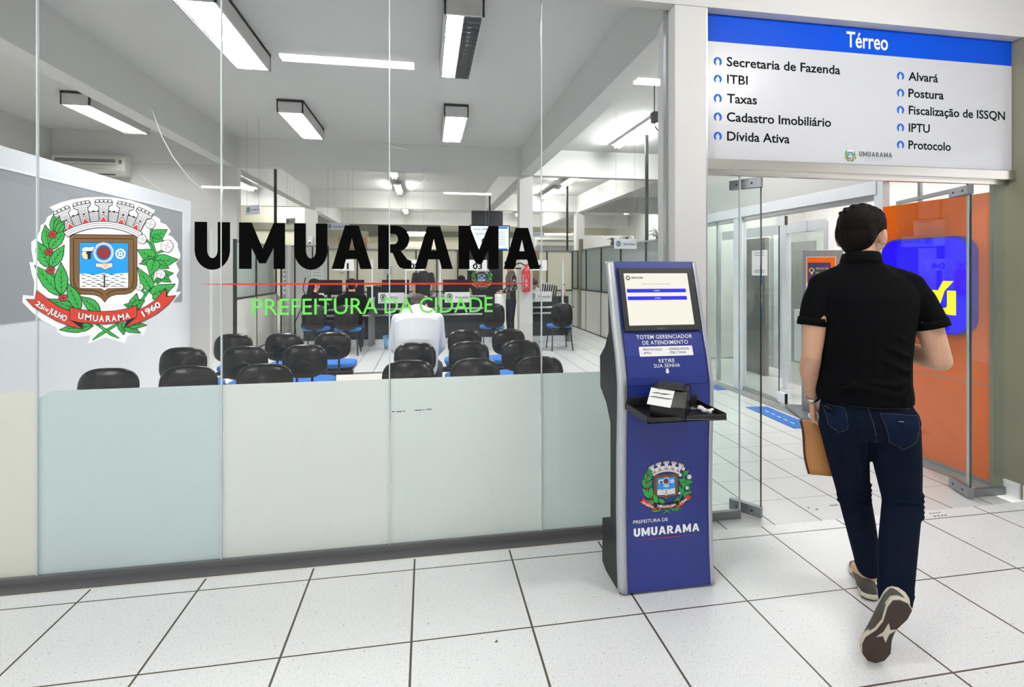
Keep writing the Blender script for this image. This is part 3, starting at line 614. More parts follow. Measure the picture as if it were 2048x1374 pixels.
    sea = [(553, 645), (590, 642), (630, 650), (680, 648), (720, 638), (760, 650), (820, 642), (885, 638), (886, 735), (880, 741), (745, 744), (722, 758), (700, 744), (560, 741), (553, 735)]; f.poly(sea, W_); f.up()
    random.seed(3)
    for r_ in range(7):
        y = 653+r_*13
        for k in range(5):
            x = 560+k*66+(r_ % 2)*28+random.uniform(-6, 6); L = random.uniform(34, 56)
            if x+L < 884: f.line([(x, y), (x+L*.4, y-3), (x+L, y+2)], [1, 5.5, 1], K_)
    f.up(); f.disc(716, 499, 46, K_); f.up(); f.disc(716, 499, 43, MA_); f.up()
    if detail > 0:
        for k in range(-3, 4): f.line([(716-math.sqrt(1800-(k*12)**2), 499+k*12), (716+math.sqrt(1800-(k*12)**2), 499+k*12)], 2, R_)
    for k in range(16):
        a = 2*PI*k/16; x, y = 716+62*math.cos(a), 499+62*math.sin(a); t_ = a+PI/2; el = lambda r1, r2: [(x+r1*math.cos(b)*math.cos(t_)-r2*math.sin(b)*math.sin(t_), y+r1*math.cos(b)*math.sin(t_)+r2*math.sin(b)*math.cos(t_)) for b in [2*PI*j/10 for j in range(10)]]
        f.poly(el(14, 8), W_, [el(8, 3)])
    f.up(); g = [(833+(34 if (i//2) % 2 else 40)*math.cos(2*PI*i/48), 507+(34 if (i//2) % 2 else 40)*math.sin(2*PI*i/48)) for i in range(48)]; f.poly(offset(g, 2.5), K_); f.up(); f.poly(g, W_); f.up()
    f.disc(833, 507, 25, BL_, r0=15); f.disc(833, 507, 6, BL_); f.up()
    for k in range(4): a = PI/4+k*PI/2; f.line([(833+12*math.cos(a), 507+12*math.sin(a)), (833+27*math.cos(a), 507+27*math.sin(a))], 6, W_)
    f.up(); fc = [(578, 480), (572, 500), (564, 515), (572, 520), (573, 533), (582, 538), (588, 545), (606, 545), (612, 532), (622, 520), (625, 480)]
    f.poly(offset(fc, 2.5), K_); f.up(); f.poly(fc, SK_); f.up(); f.poly([(598, 488), (638, 484), (630, 510), (628, 545), (608, 543), (606, 512), (598, 508)], K_); f.up()
    cap_ = [(566, 487), (572, 472), (592, 462), (620, 464), (655, 458), (645, 472), (660, 468), (640, 484), (645, 488), (600, 490)]; f.poly(offset(cap_, 2.5), K_); f.up(); f.poly(cap_, W_); f.up()
    hs = [(665, 572), (700, 575), (725, 572), (745, 574), (775, 570), (779, 598), (755, 602), (738, 612), (722, 614), (705, 602), (662, 595)]; f.poly(offset(hs, 2.5), K_); f.up(); f.poly(hs, SK_); f.up()
    for q in (((710, 582), (735, 592)), ((720, 596), (740, 604)), ((728, 580), (748, 590))): f.line(list(q), 2, K_)
    f.disc(722, 650, 7, K_, r0=4); f.line([(722, 655), (722, 732)], 9, K_); f.line([(706, 664), (738, 664)], 4, K_); f.line([(680, 708), (700, 728), (722, 735), (744, 728), (764, 708)], [3, 5, 7, 5, 3], K_)
    f.build('shield', ms, parent)
    # crossed stems and ribbon
    f = F(2)
    for q in (((640, 1097), (690, 1060), (820, 985)), ((822, 1088), (770, 1060), (665, 985))): f.line(list(q), [8, 24, 18], K_); f.up(); f.line(list(q), [3, 16, 11], G_); f.up()
    f.layer = 46
    lp = [(272, 760), (340, 815), (420, 868), (495, 900), (510, 965), (573, 1017), (500, 1000), (400, 958), (300, 898), (250, 862), (208, 816), (262, 820)]
    rp = [(1150, 753), (1158, 806), (1220, 799), (1170, 858), (1100, 915), (1000, 968), (930, 992), (870, 1010), (948, 945), (948, 902), (1010, 875), (1080, 830)]
    cp = [(493, 871), (560, 888), (640, 900), (720, 904), (800, 900), (880, 887), (948, 866), (948, 942), (880, 965), (800, 980), (720, 986), (640, 982), (560, 973), (494, 957)]
    for p in (lp, rp): f.poly(offset(p, 4), K_); f.up(); f.poly(p, R_); f.up()
    f.poly([(494, 957), (575, 975), (574, 1018)], K_); f.poly([(948, 942), (875, 966), (870, 1012)], K_); f.up(); f.poly(offset(cp, 4), K_); f.up(); f.poly(cp, R_); f.build('ribbon', ms, parent)
    f = F(54)
    for mi, bo, dl in ((K_, .06, 0), (W_, .025, 1)):
        f.layer = 54+dl*2
        f.text('25', 262, 845, 36, 62, mi, bo, rot=.62, flip=1 if 0 else -1) if 0 else None
    def T(s, x, y, h, wd, rot, align='l'):
        for mi, bo, l in ((K_, .07, 54), (W_, .03, 56)):
            f.layer = l; vs, fs = text_pts(s, bo); x0 = min(v[0] for v in vs); x1 = max(v[0] for v in vs); k = h/.73; kx = wd/(x1-x0)
            o = [f.xf(x+((a-x0)*kx)*math.cos(rot)+b*k*math.sin(rot), y+((a-x0)*kx)*math.sin(rot)-b*k*math.cos(rot), l) for a, b in vs]; f.b.mi(mi); f.b.add(o, fs)
    def done(nm):
        f.build(nm, ms, parent); f.b = MB()
    T('25', 262, 850, 34, 56, .66); T('DE', 313, 880, 20, 38, .60); T('JULHO', 348, 905, 40, 130, .50); done('ribbon_date')
    for i, (ch, x, y, r_) in enumerate((('U', 548, 948, .12), ('M', 594, 958, .08), ('U', 648, 965, .05), ('A', 690, 970, .02), ('R', 738, 971, -.02), ('A', 777, 970, -.06), ('M', 822, 965, -.10), ('A', 872, 955, -.15))): T(ch, x, y, 42, 34 if ch != 'M' else 42, r_)
    done('ribbon_name')
    T('1960', 1000, 942, 42, 142, -.53); done('ribbon_year')
cd = empty('city_crest', (-1.555, 2.7755, 1.50), label='large coloured city crest sticker on the left of the glass front', cat='sticker')
crest(cd, lambda x, y, l=0: ((x*.2911-210)*.00219, -.00012*(l+1), (541-(360+y*.2911))*.00246))

# ---- vinyl on the glass
lt = empty('city_lettering', (-.26, 2.7755, 1.508), label='black, red and green vinyl lettering UMUARAMA PREFEITURA DA CIDADE across the glass', cat='lettering')
f = Flat(lambda x, z, l=0: (x+.26, -.0004*(l+1), z-1.508))
for ch, u0, u1 in (('U', -1.15, -.984), ('M', -.942, -.72), ('U', -.676, -.51), ('A', -.490, -.284), ('R', -.253, -.077), ('A', -.062, .145), ('M', .175, .397), ('A', .425, .633)):
    p, h, wd = glyph(ch); sx_ = (u1-u0)/wd; sz_ = .238
    f.poly([(u0+a*sx_, 1.508+b*sz_) for a, b in p], 0, [[(u0+a*sx_, 1.508+b*sz_) for a, b in q] for q in h])
f.build('black_letters', M['black'], lt)
f = Flat(lambda x, z, l=0: (x+.26, -.0004*(l+1), z-1.508)); f.line([(-1.127, 1.4305), (-.95, 1.430), (-.26, 1.429), (.43, 1.427), (.61, 1.4265)], [.0005, .008, .0105, .008, .0005]); f.build('red_stroke', M['red_line'], lt)
f = Flat(lambda x, z, l=0: (x+.26, -.0004*(l+1), z-1.508))
x = -.879
for s, a, b in (('PREFEITURA', -.879, -.253), ('DA', -.219, -.068), ('CIDADE', -.035, .364)): f.text(s, a, 1.270, .083, b-a, bold=.003)
f.build('green_letters', M['green_letters'], lt)
# ------------------------------------------------------------------ ticket kiosk in front of the glass
KP = [(0, 2.200), (.16, 2.214), (.4, 2.222), (.7, 2.216), (.86, 2.208), (.98, 2.209), (1.10, 2.238), (1.23, 2.283), (1.40, 2.330), (1.545, 2.374)]
def ky(z):
    if z <= 0: return KP[0][1]
    for (a, b), (c_, d) in zip(KP, KP[1:]):
        if z <= c_: t = (z-a)/(c_-a); return b+(d-b)*t
    return KP[-1][1]+(z-1.545)*.3
ks = empty('ticket_kiosk', (1.115, 2.36, 0), label='tall blue and silver self-service ticket kiosk with touch screen standing before the glass', cat='kiosk')
OX, OY = 1.115, 2.36
zs = [0.012+.033*i for i in range(47)]; zs = [z for z in zs if z < 1.545]+[1.545]
def kprof(inset=0): return [(ky(z)-OY+inset, z) for z in zs]
face = kprof(); back = [(y+.022, z) for y, z in reversed(face)]
MB().prism(face+back, .913-OX, 1.330-OX, 'x').build('front_panel', M['k_blue'], ks)
for a, b, s in ((.878, .913, -1), (1.330, 1.362, 1)):
    g = MB(); n = len(face)
    def ring(y, z, s=s, a=a, b=b): return [Vector((x, y+dy, z)) for x, dy in ((a-OX, .02 if s < 0 else .0), (a-OX+(.010 if s < 0 else 0), .002 if s < 0 else -.006), (b-OX-(0 if s < 0 else .010), -.006 if s < 0 else .002), (b-OX, .0 if s < 0 else .02), (b-OX, .03), (a-OX, .03))]
    g.loft([ring(y, z) for y, z in face]).build('side_rail', M['k_silver'], ks)
bk = [(.022, 0), (.20, 0.0), (.26, .02), (.26, .24), (.20, .27), (.145, .28), (.145, .76), (.20, .84), (.29, .90), (.295, 1.06), (.22, 1.12), (.17, 1.20), (.185, 1.53), (.03+.16, 1.545)]
by = [(ky(z)-OY+.021, z) for z in [.0, .16, .4, .7, .86, .98, 1.1, 1.23, 1.4, 1.54]]
MB().prism(by+[(2.20-OY+y, z) for y, z in reversed(bk[1:])], .885-OX, 1.355-OX, 'x').build('rear_body', M['k_black'], ks, .004)
MB().box(.92-OX, 1.32-OX, 2.25-OY, 2.42-OY, 0, .012).build('foot', M['k_black'], ks)
def kf(x, z, l=0): return (x-OX, ky(z)-OY-.0012-.0005*l, z)
def skirt(pts, th):   # raised plate following the face
    m = MB(); a = [kf(x, z) for x, z in pts]; n = len(a); o = [(p[0], p[1]-th, p[2]) for p in a]
    m.add(a+o, [tuple(range(n, 2*n))]+[(i, (i+1) % n, n+(i+1) % n, n+i) for i in range(n)]); return m
# bezel + screen lie on the straight, leaning part of the face
def kplate(x0, x1, z0, z1, l=0, k=8):
    vs = []; fs = []
    for i in range(k+1):
        z = z0+(z1-z0)*i/k; vs += [kf(x0, z, l), kf(x1, z, l)]
        if i: fs.append((2*i-2, 2*i-1, 2*i+1, 2*i))
    return vs, fs
m = MB()
def raised(m, x0, x1, z0, z1, th):
    y0, y1 = ky(z0)-OY, ky(z1)-OY
    vs = [(x, y-t, z) for x in (x0-OX, x1-OX) for y, z in ((y0, z0), (y1, z1)) for t in (-.004, th)]
    m.add(vs, [(0, 1, 3, 2), (4, 6, 7, 5), (0, 4, 5, 1), (2, 3, 7, 6), (0, 2, 6, 4), (1, 5, 7, 3)])
raised(m, .928, .952, 1.214, 1.512, .016); raised(m, 1.293, 1.318, 1.214, 1.512, .016); raised(m, .952, 1.293, 1.214, 1.236, .016); raised(m, .952, 1.293, 1.487, 1.512, .016); raised(m, .952, 1.293, 1.236, 1.487, .004)
m.build('screen_bezel', M['k_black'], ks)
m = MB(); y0, y1 = ky(1.237)-OY-.0055, ky(1.486)-OY-.0055; m.add([(.953-OX, y0, 1.237), (1.292-OX, y0, 1.237), (1.292-OX, y1, 1.486), (.953-OX, y1, 1.486)], [(0, 1, 2, 3)]); scr = m.build('screen', M['screen'], ks)
def ksc(x, z, l=0): return (x-OX, y0+(y1-y0)*(z-1.237)/.249-.0006*(l+1), z)
f = Flat(ksc)
for z in (1.392, 1.356): f.poly([(.963, z), (1.272, z), (1.272, z+.018), (.963, z+.018)], 0)
f.up()
for z, wd in ((1.401, .03), (1.365, .03)): f.scribble(1.118-wd/2, z, wd, .004, 1)
heavy(f, 'UMUARAMA', .992, 1.460, .009, .062, 2); f.text('Selecione o tipo de atendimento desejado', 1.045, 1.432, .0045, .145, 2); f.disc(.975, 1.463, .011, 2, r0=.006)
f.build('screen_content', [M['screen_blue'], M['tv_white'], M['screen_grey']], scr)
f = Flat(kf); f.layer = 30; f.text('VIDEOSOFT', 1.115, 1.222, .006, .05, 0, align='c', bold=.02); f.build('maker_lettering', M['label_grey'], ks)
f = Flat(kf)
fr = rrect(.920, .965, 1.322, 1.205, .012); inn = rrect(.9225, .9675, 1.3195, 1.2025, .011)
def dens(p):
    o = []
    for i in range(len(p)):
        a, b = p[i], p[(i+1) % len(p)]; n = max(1, int(math.dist(a, b)/.03)); o += [(a[0]+(b[0]-a[0])*k/n, a[1]+(b[1]-a[1])*k/n) for k in range(n)]
    return o
f.line(dens(fr)+[fr[0]], .0022, 0); f.build('panel_groove', M['navy'], ks)
f = Flat(kf); f.up(); f.text('TOTEM GERENCIADOR', 1.128, 1.174, .017, .285, bold=.008, spacing=1.08, align='c'); f.text('DE ATENDIMENTO', 1.128, 1.148, .017, .232, bold=.008, spacing=1.08, align='c')
f.build('panel_title', M['c_white'], ks); f = Flat(kf); f.up()
f.text('RETIRE', 1.122, 1.066, .016, .080, bold=.008, spacing=1.08, align='c'); f.text('SUA SENHA', 1.121, 1.044, .016, .132, bold=.008, spacing=1.08, align='c'); f.build('panel_instruction', M['c_white'], ks); f = Flat(kf); f.up()
f.poly([(1.114, 1.038), (1.126, 1.038), (1.126, 1.026), (1.1315, 1.026), (1.120, 1.014), (1.1085, 1.026), (1.114, 1.026)]); f.build('panel_arrow', M['c_white'], ks)
f = Flat(kf); f.up(); p = rrect(.990, 1.095, 1.262, 1.139, .004); f.poly(p, 0); f.up()
for s, x, z, wd in (('- PROTOCOLO', 1.002, 1.121, .102), ('- IPTU', 1.002, 1.105, .046), ('- DÍVIDA ATIVA', 1.134, 1.121, .110), ('- ITBI | TAXA', 1.134, 1.105, .092)): f.text(s, x, z, .010, wd, 1, bold=.012)
f.build('service_list', [M['c_white'], M['k_black']], ks)
f = Flat(kf); f.up(); f.text('PREFEITURA DE', .950, .322, .015, .172, bold=.006); heavy(f, 'UMUARAMA', .951, .262, .038, .330); f.build('city_name', M['c_white'], ks)
f = Flat(kf); f.up(); f.line([(.965, .247), (1.12, .246), (1.28, .249)], [.0004, .003, .0004]); f.build('red_stroke', M['red_line'], ks)
kc = empty('crest_print', (0, 0, 0)); kc.parent = ks
crest(kc, lambda x, y, l=0: (1.115-OX+(x-722)*.000264, ky(.48-(y-610)*.000262)-OY-.0014-.00003*l, .48-(y-610)*.000262), backing=False, detail=1)
tr = MB(); tr.box(.905-OX, 1.268-OX, 1.975-OY, 2.205-OY, .862, .868).box(.905-OX, 1.268-OX, 1.975-OY, 1.982-OY, .862, .884).box(.905-OX, .912-OX, 1.975-OY, 2.205-OY, .862, .890).box(1.261-OX, 1.268-OX, 1.975-OY, 2.205-OY, .862, .890).box(.915-OX, 1.255-OX, 2.19-OY, 2.206-OY, .86, .915)
tr.build('shelf', M['k_black'], ks, .002)
pr_ = empty('ticket_printer', (1.072, 2.088, .869), -.62, label='black receipt printer with white paper label on the kiosk shelf', cat='printer')
MB().prism([(-.10, 0), (.09, 0), (.09, .10), (.075, .118), (.0, .125), (-.045, .112), (-.095, .05)], -.075, .075, 'x').build('body', M['black_plastic'], pr_, .006)
MB().prism([(-.05, .112), (.0, .126), (.07, .119), (.07, .124), (.0, .131), (-.056, .116)], -.055, .055, 'x').build('lid', M['k_black'], pr_, .002)
mm = Matrix.Rotation(math.radians(-4), 4, 'Z'); lb = MB(); d1 = Vector((0, -.095, .05)); d2 = Vector((0, -.045, .112)); nrm = Vector((0, -.78, .63))
def lp_(x, t, l=0): return tuple(d1.lerp(d2, t)+Vector((x, 0, 0))+nrm*(.004+.0008*l))
lb.add([lp_(-.088, .0), (lp_(.012, -.08)), lp_(.022, .92), lp_(-.078, 1.0)], [(0, 1, 2, 3)]); lab = lb.build('label', M['paper'], pr_)
f = Flat(lambda x, z, l=0: lp_(x, z, 1)); f.line([(-.065, .71), (-.045, .70)], .06); f.line([(-.041, .695), (-.036, .69)], .06); f.line([(-.032, .69), (.0, .67)], .06); f.line([(-.074, .47), (-.05, .455)], .06); f.line([(-.046, .45), (-.02, .435)], .06); f.line([(-.016, .43), (.010, .41)], .06); f.build('label_text', M['k_black'], lab)
# crumpled tickets
random.seed(11)
for i, (x, y) in enumerate(((1.205, 2.055), (1.228, 2.03), (1.215, 2.09))):
    c = MB(); 
    for k in range(5): a = random.uniform(0, 6.28); c.sphere((random.uniform(-.012, .012), random.uniform(-.012, .012), .012+random.uniform(0, .008)), (random.uniform(.006, .013), random.uniform(.005, .011), random.uniform(.005, .010)), 7, 5)
    o = c.build('crumpled_ticket', M['paper'], label=('front left crumpled white ticket on the kiosk shelf', 'rightmost crumpled white ticket on the kiosk shelf', 'rear crumpled white ticket on the kiosk shelf')[i], cat='paper', group='crumpled tickets on the kiosk shelf'); o.location = (x, y, .869)
tk = MB().box(-.02, .02, -.012, .012, 0, .004).build('paper_slip', M['label_grey'], label='flat grey paper slip on the kiosk shelf behind the crumpled tickets', cat='paper'); tk.location = (1.19, 2.13, .869)

# ------------------------------------------------------------------ waiting-room benches
def superell(w, h, n=28, p=3.0, cz=0): return [(w/2*math.copysign(abs(math.cos(2*PI*i/n))**(2/p), math.cos(2*PI*i/n)), cz+h/2*math.copysign(abs(math.sin(2*PI*i/n))**(2/p), math.sin(2*PI*i/n))) for i in range(n)]
def padmesh(w, h, th, p=2.9, bulge=.02, curve=.02, top=False):
    """rounded pad in the xz plane, rear face at y=0 growing to +y"""
    base = superell(w, h, 28, p); rings = []
    for s, y in ((.0, -bulge), (.55, -bulge*.8), (.86, -bulge*.35), (.97, .004), (1.0, .012), (.985, th-.006), (.93, th), (.6, th), (0, th)):
        rings.append([Vector((x*max(s, .001), y+curve*((x*s/(w/2))**2), z*max(s, .001))) for x, z in base])
    return MB().loft(rings, cap=False)
def make_bench(seats=3, sp=.5):
    t = empty('waiting_bench', (0, 0, 0)); n = seats
    for k in range(n):
        x = (k-(n-1)/2)*sp
        b = padmesh(.385, .30, .022).build('backrest', M['black_plastic'], t); b.location = (x, 0, .688); b.rotation_euler = (-.14, 0, 0)
        ar = MB().tube([(.085*math.cos(a), -.019, .085*math.sin(a)-.085) for a in [PI*j/12 for j in range(13)]], .0075, 6).build('shell_ridge', M['black_plastic'], b)
        cu = padmesh(.355, .27, .03, bulge=-.001).build('back_cushion', M['blue_fabric'], b); cu.location = (0, .02, 0)
        st = padmesh(.44, .42, .045, p=3.4, bulge=.005, curve=.0).build('seat', M['blue_fabric'], t); st.location = (x, .27, .425); st.rotation_euler = (PI/2, 0, 0)
        st.rotation_euler = (-PI/2+PI, 0, 0)
        sh = MB().box(x-.20, x+.20, .08, .46, .385, .42).build('seat_shell', M['black_plastic'], t, .01)
        for s in (-1, 1): MB().tube([(x+s*.065, .20, .385), (x+s*.065, .06, .39), (x+s*.065, .035, .45), (x+s*.065, .028, .60)], .011, 8).build('upright', M['black_metal'], t)
    MB().box(-(n*sp)/2+.06, (n*sp)/2-.06, .20, .26, .33, .385).build('beam', M['black_metal'], t)
    for s in (-1, 1): lg = MB(); x = s*(sp*(n-1)/2-.02); lg.box(x-.02, x+.02, .21, .25, .02, .34).box(x-.02, x+.02, -.02, .46, 0, .03).build('leg', M['black_metal'], t)
    return t
bench0 = make_bench()
for i, (x, y, lb) in enumerate(((-1.64, 3.83, 'three-seat black and blue waiting bench nearest the glass, left group'), (-1.58, 4.77, 'three-seat waiting bench in the second row of the left group'), (-1.50, 5.70, 'three-seat waiting bench farthest back in the left group'),
    (.37, 3.80, 'three-seat waiting bench nearest the glass, right group below the green lettering'), (.40, 4.73, 'three-seat waiting bench with the bowed man in the white shirt, right group'), (.43, 5.66, 'three-seat waiting bench farthest back in the right group'))):
    o = bench0 if i == 0 else tree_copy(bench0); o.location = (x, y, 0); tag(o, lb, 'bench', 'rows of waiting benches')
# ------------------------------------------------------------------ client chairs at the counters
def make_chair():
    t = empty('client_chair', (0, 0, 0))
    b = padmesh(.42, .45, .03, p=3.2, bulge=.015).build('backrest', M['black_plastic'], t); b.location = (0, -.20, .675); b.rotation_euler = (-.12, 0, 0)
    MB().box(-.04, .04, -.20, -.165, .40, .62).build('back_strap', M['black_plastic'], t, .005)
    st = padmesh(.46, .44, .05, p=3.0, bulge=.005, curve=0).build('seat', M['blue_fabric'], t); st.location = (0, .03, .425); st.rotation_euler = (PI/2, 0, 0)
    MB().box(-.19, .19, -.16, .22, .395, .425).build('seat_shell', M['black_plastic'], t, .01)
    for s in (-1, 1):
        MB().tube([(s*.17, -.13, .41), (s*.20, -.22, 0.003)], .011, 8).build('leg', M['black_metal'], t)
        MB().tube([(s*.17, .17, .41), (s*.20, .24, 0.003)], .011, 8).build('leg', M['black_metal'], t)
    MB().tube([(-.175, -.14, .36), (.175, -.14, .36)], .009, 6).build('crossbar', M['black_metal'], t)
    return t
ch0 = make_chair()
for i, (x, y, lb) in enumerate(((2.50, 9.30, 'empty black and blue client chair right of the white pillar'), (1.22, 9.35, 'empty client chair left of the white pillar below the crest panel'), (-1.38, 9.40, 'client chair at the first counter, the dark-haired visitor sits on it'), (-1.95, 9.55, 'client chair under the long-haired woman at the first counter'))):
    o = ch0 if i == 0 else tree_copy(ch0); o.location = (x, y, 0); tag(o, lb, 'chair', 'client chairs at the counters')
# ------------------------------------------------------------------ service counters
def make_counter(x0, x1, lb):
    t = empty('service_counter', (x0, 10.4, 0), label=lb, cat='counter', group='row of service counters'); w_ = x1-x0
    box('front_panel', .03, w_-.05, .04, .06, .12, .70, M['dark_blue_panel'], t); box('kick_panel', .03, w_-.05, .05, .07, 0, .11, M['wall_cool'], t)
    box('desktop', 0, w_, -.22, .75, .725, .75, M['dark_blue_panel'], t, .003)
    for z in (.735, .62): MB().tube([(0.02, -.225, z), (w_-.03, -.225, z)], .022, 8).build('edge_rail', M['alu'], t)
    box('ledge', .02, w_-.04, .06, .36, .93, .95, M['dark_blue_panel'], t); box('upper_panel', .02, w_-.04, .06, .08, .75, .93, M['dark_blue_panel'], t)
    box('side_leg', w_-.075, w_-.005, -.12, .70, 0, .725, M['steel_grey'], t)
    return t
cx = [(-2.38, -1.05), (-1.04, .27), (.28, 1.47), (2.06, 3.05)]
for x, lb in ((-1.06, 'white divider post between counters one and two'), (-.40, 'white divider post beside the IPTU card'), (.28, 'white divider post between counters two and three'), (2.085, 'white divider post just right of the white pillar'), (2.86, 'white divider post at the right end of the counters')):
    box('divider_post', x-.012, x+.012, 10.36, 10.455, .7505, 1.72, M['white_frame'], None, label=lb, cat='divider', group='white divider posts on the counters')
for i, lb in enumerate(('black service counter one at the left with the emblem card', 'service counter two behind the bowed man with the IPTU card', 'service counter three in front of the crest panel', 'rightmost service counter, right of the white pillar')):
    make_counter(cx[i][0], cx[i][1], lb)
def crest_small(f, x, z, r, a, b, c_):
    f.disc(x, z, r, a, ry=r*1.05, r0=r*.72); f.poly([(x-r*.42, z-r*.5), (x+r*.42, z-r*.5), (x+r*.42, z+r*.45), (x-r*.42, z+r*.45)], b); f.up(); f.poly([(x-r*.3, z-r*.38), (x+r*.3, z-r*.38), (x+r*.3, z+r*.33), (x-r*.3, z+r*.33)], c_)
    f.poly([(x-r*.6, z+r*.6), (x+r*.6, z+r*.6), (x+r*.75, z+r*1.0), (x-r*.75, z+r*1.0)], b); f.poly([(x-r*.7, z-r*.8), (x+r*.7, z-r*.8), (x+r*.6, z-r*1.05), (x-r*.6, z-r*1.05)], b)
for i, (x, s, lb) in enumerate(((-2.14, '', 'white desk card with only the emblem showing, leftmost counter'), (-.69, 'IPTU', 'white desk card reading IPTU'), (.64, 'Protocolo', 'white desk card reading Protocolo left of the crest panel'), (2.38, 'Protocolo', 'white desk card reading Protocolo, cut by the white pillar'))):
    t = empty('desk_card', (x, 10.449, .838), label=lb, cat='sign', group='desk cards on the counters'); wd = .30 if not s else .52
    box('card', -wd/2, wd/2, 0, .01, 0, .215, M['paper'], t); f = Flat(plane_y(0, .002)); crest_small(f, -wd/2+.10 if s else 0, .125, .06, 1, 2, 0)
    f.text('UMUARAMA', (-wd/2+.10) if s else 0, .03, .018, .12, 0, align='c', bold=.02)
    if s: f.text(s, -wd/2+.22, .085, .05, .16 if s == 'IPTU' else .27, 0, bold=.01)
    f.build('print', [M['grey_text'], M['leaf'], M['grey_text']], t)
for i, (x, s, lb) in enumerate(((-1.55, '01', 'leftmost of the hanging white counter numbers, between M and A shapes'), (-.22, '02', 'hanging white counter number above the man in the dark T-shirt'), (1.01, '03', 'hanging white counter number just left of the dark crest panel'), (2.24, '04', 'hanging white counter number right of the fire extinguisher'))):
    t = empty('counter_number_sign', (x, 10.02, 1.50), label=lb, cat='sign', group='counter number signs')
    box('card', -.19, .19, 0, .006, 0, .21, M['paper'], t); f = Flat(plane_y(0, .002)); f.text(s, 0, .03, .105, .19, 0, bold=.03, align='c'); f.build('number', M['sign_text'], t)
    MB().tube([(-.17, .003, .21), (-.17, .003, 1.96)], .0018, 5).tube([(.17, .003, .21), (.17, .003, 1.96)], .0018, 5).build('cord', M['label_grey'], t)
def monitor(x, y, lb, rz=0, w_=.5):
    t = empty('monitor', (x, y, .95), rz, label=lb, cat='monitor', group='computer monitors on the counters'); MB().rbox(-w_/2, w_/2, 0, .035, .06, .36, .01).build('case', M['black_plastic'], t); box('stand', -.03, .03, .0, .05, 0, .10, M['black_plastic'], t); box('foot', -.10, .10, -.05, .12, 0, .01, M['black_plastic'], t)
    box('screen', -w_/2+.02, w_/2-.02, .0352, .037, .08, .34, M['monitor_glow'], t)
monitor(-1.92, 10.62, 'black monitor back beside the long-haired woman, first counter'); monitor(-1.42, 10.62, 'black monitor back behind the dark-haired visitor', 0, .36); monitor(-.62, 10.66, 'wide black monitor back above the IPTU card', 0, .55); monitor(.62, 10.62, 'black monitor back above the Protocolo card, left of the crest panel', 0, .55)
# printers and paper piles on counters
t = empty('desk_printer', (-.98, 10.72, .95), label='dark office printer standing on the ledge between counters one and two', cat='printer'); box('body', -.22, .22, 0, .32, 0, .19, M['dark_blue_panel'], t, .01); box('lid', -.24, .24, -.02, .32, .19, .215, M['black_plastic'], t, .005); MB().prism([(-.10, .22), (.14, .235), (.14, .25), (-.10, .235)], .02, .28).build('paper_tray', M['black_metal'], t)
t = empty('file_rack', (2.62, 10.56, .972), label='black file rack full of white folders on the rightmost counter', cat='file rack'); mm = MB()
for k in range(6): mm.box(-.15+k*.05, -.135+k*.05, 0, .22, .02, .26, Matrix.Rotation(.12, 4, 'Y'))
mm.build('folders', M['paper'], t); mm = MB()
for k in range(7): mm.box(-.165+k*.05, -.16+k*.05, -.01, .23, 0, .22, Matrix.Rotation(.12, 4, 'Y'))
mm.build('rack', M['black_metal'], t)
for x, y, z, lb in ((2.30, 10.62, .951, 'flat pile of white papers on the rightmost counter'), (1.10, 10.60, .951, 'stack of white papers on the counter in front of the crest panel'), (-.12, 10.60, .951, 'papers on the ledge of the second counter')):
    t = empty('paper_pile', (x, y, z), label=lb, cat='papers'); mm = MB()
    for k in range(4): mm.box(-.16, .14, -.10, .11, k*.006, k*.006+.004, Matrix.Rotation(.1*k-.15, 4, 'Z'))
    mm.build('sheets', M['paper'], t)
t = empty('hand_sanitizer', (2.92, 10.5, .951), label='pale bottle at the right end of the rightmost counter', cat='bottle'); MB().lathe([(.035, 0), (.038, .02), (.038, .17), (.015, .20), (.012, .23)], n=14).build('bottle', M['skin_lt'], t); MB().lathe([(.02, .23), (.02, .26), (0, .262)], n=12).build('cap', M['ac_dark'], t)
# waste basket, cable, blue mats
wb = MB()
for k in range(14): a = 2*PI*k/14; wb.tube([(.12*math.cos(a), .12*math.sin(a), 0), (.15*math.cos(a), .15*math.sin(a), .24)], .006, 5)
for z in (.005, .06, .12, .18, .24): r = .12+.03*z/.24; wb.tube([(r*math.cos(2*PI*k/20), r*math.sin(2*PI*k/20), z) for k in range(21)], .006, 5)
wb.build('waste_basket', M['basket'], label='small light blue mesh waste basket on the floor by counter two', cat='basket').location = (-.66, 9.95, 0)
MB().tube([(-2.55, 11.42, 1.35), (-2.6, 11.40, 1.1), (-2.52, 11.4, .9), (-2.62, 11.38, .7), (-2.75, 11.35, .4), (-2.72, 11.3, .15), (-2.55, 11.25, .02), (-2.3, 11.2, .012)], .010, 6).build('power_cable', M['black'], label='black power cable hanging down the white cubicle wall', cat='cable')
def mat_pad(pts, lb, txt):
    t = empty('floor_mat', (pts[0][0], pts[0][1], 0), label=lb, cat='floor mat'); q = [(x-pts[0][0], y-pts[0][1]) for x, y in pts]; MB().prism(q, .001, .006, 'z').build('pad', M['pipe_blue'], t)
    if txt:
        f = Flat(lambda x, y, l=0: (x, y, .0068)); 
        for k in range(5): f.line([(.10+.006*k, .12+k*.10), (.10+.006*k, .175+k*.10)], .012)
        f.build('print', M['c_white'], t)
mat_pad([(3.44, 4.27), (3.67, 4.25), (3.69, 5.0), (3.455, 5.02)], 'blue printed floor mat on the tiles beside the bank doors', True)
mat_pad([(3.60, 5.80), (3.73, 5.80), (3.73, 6.05), (3.60, 6.05)], 'small blue floor marker farther along the corridor', False)
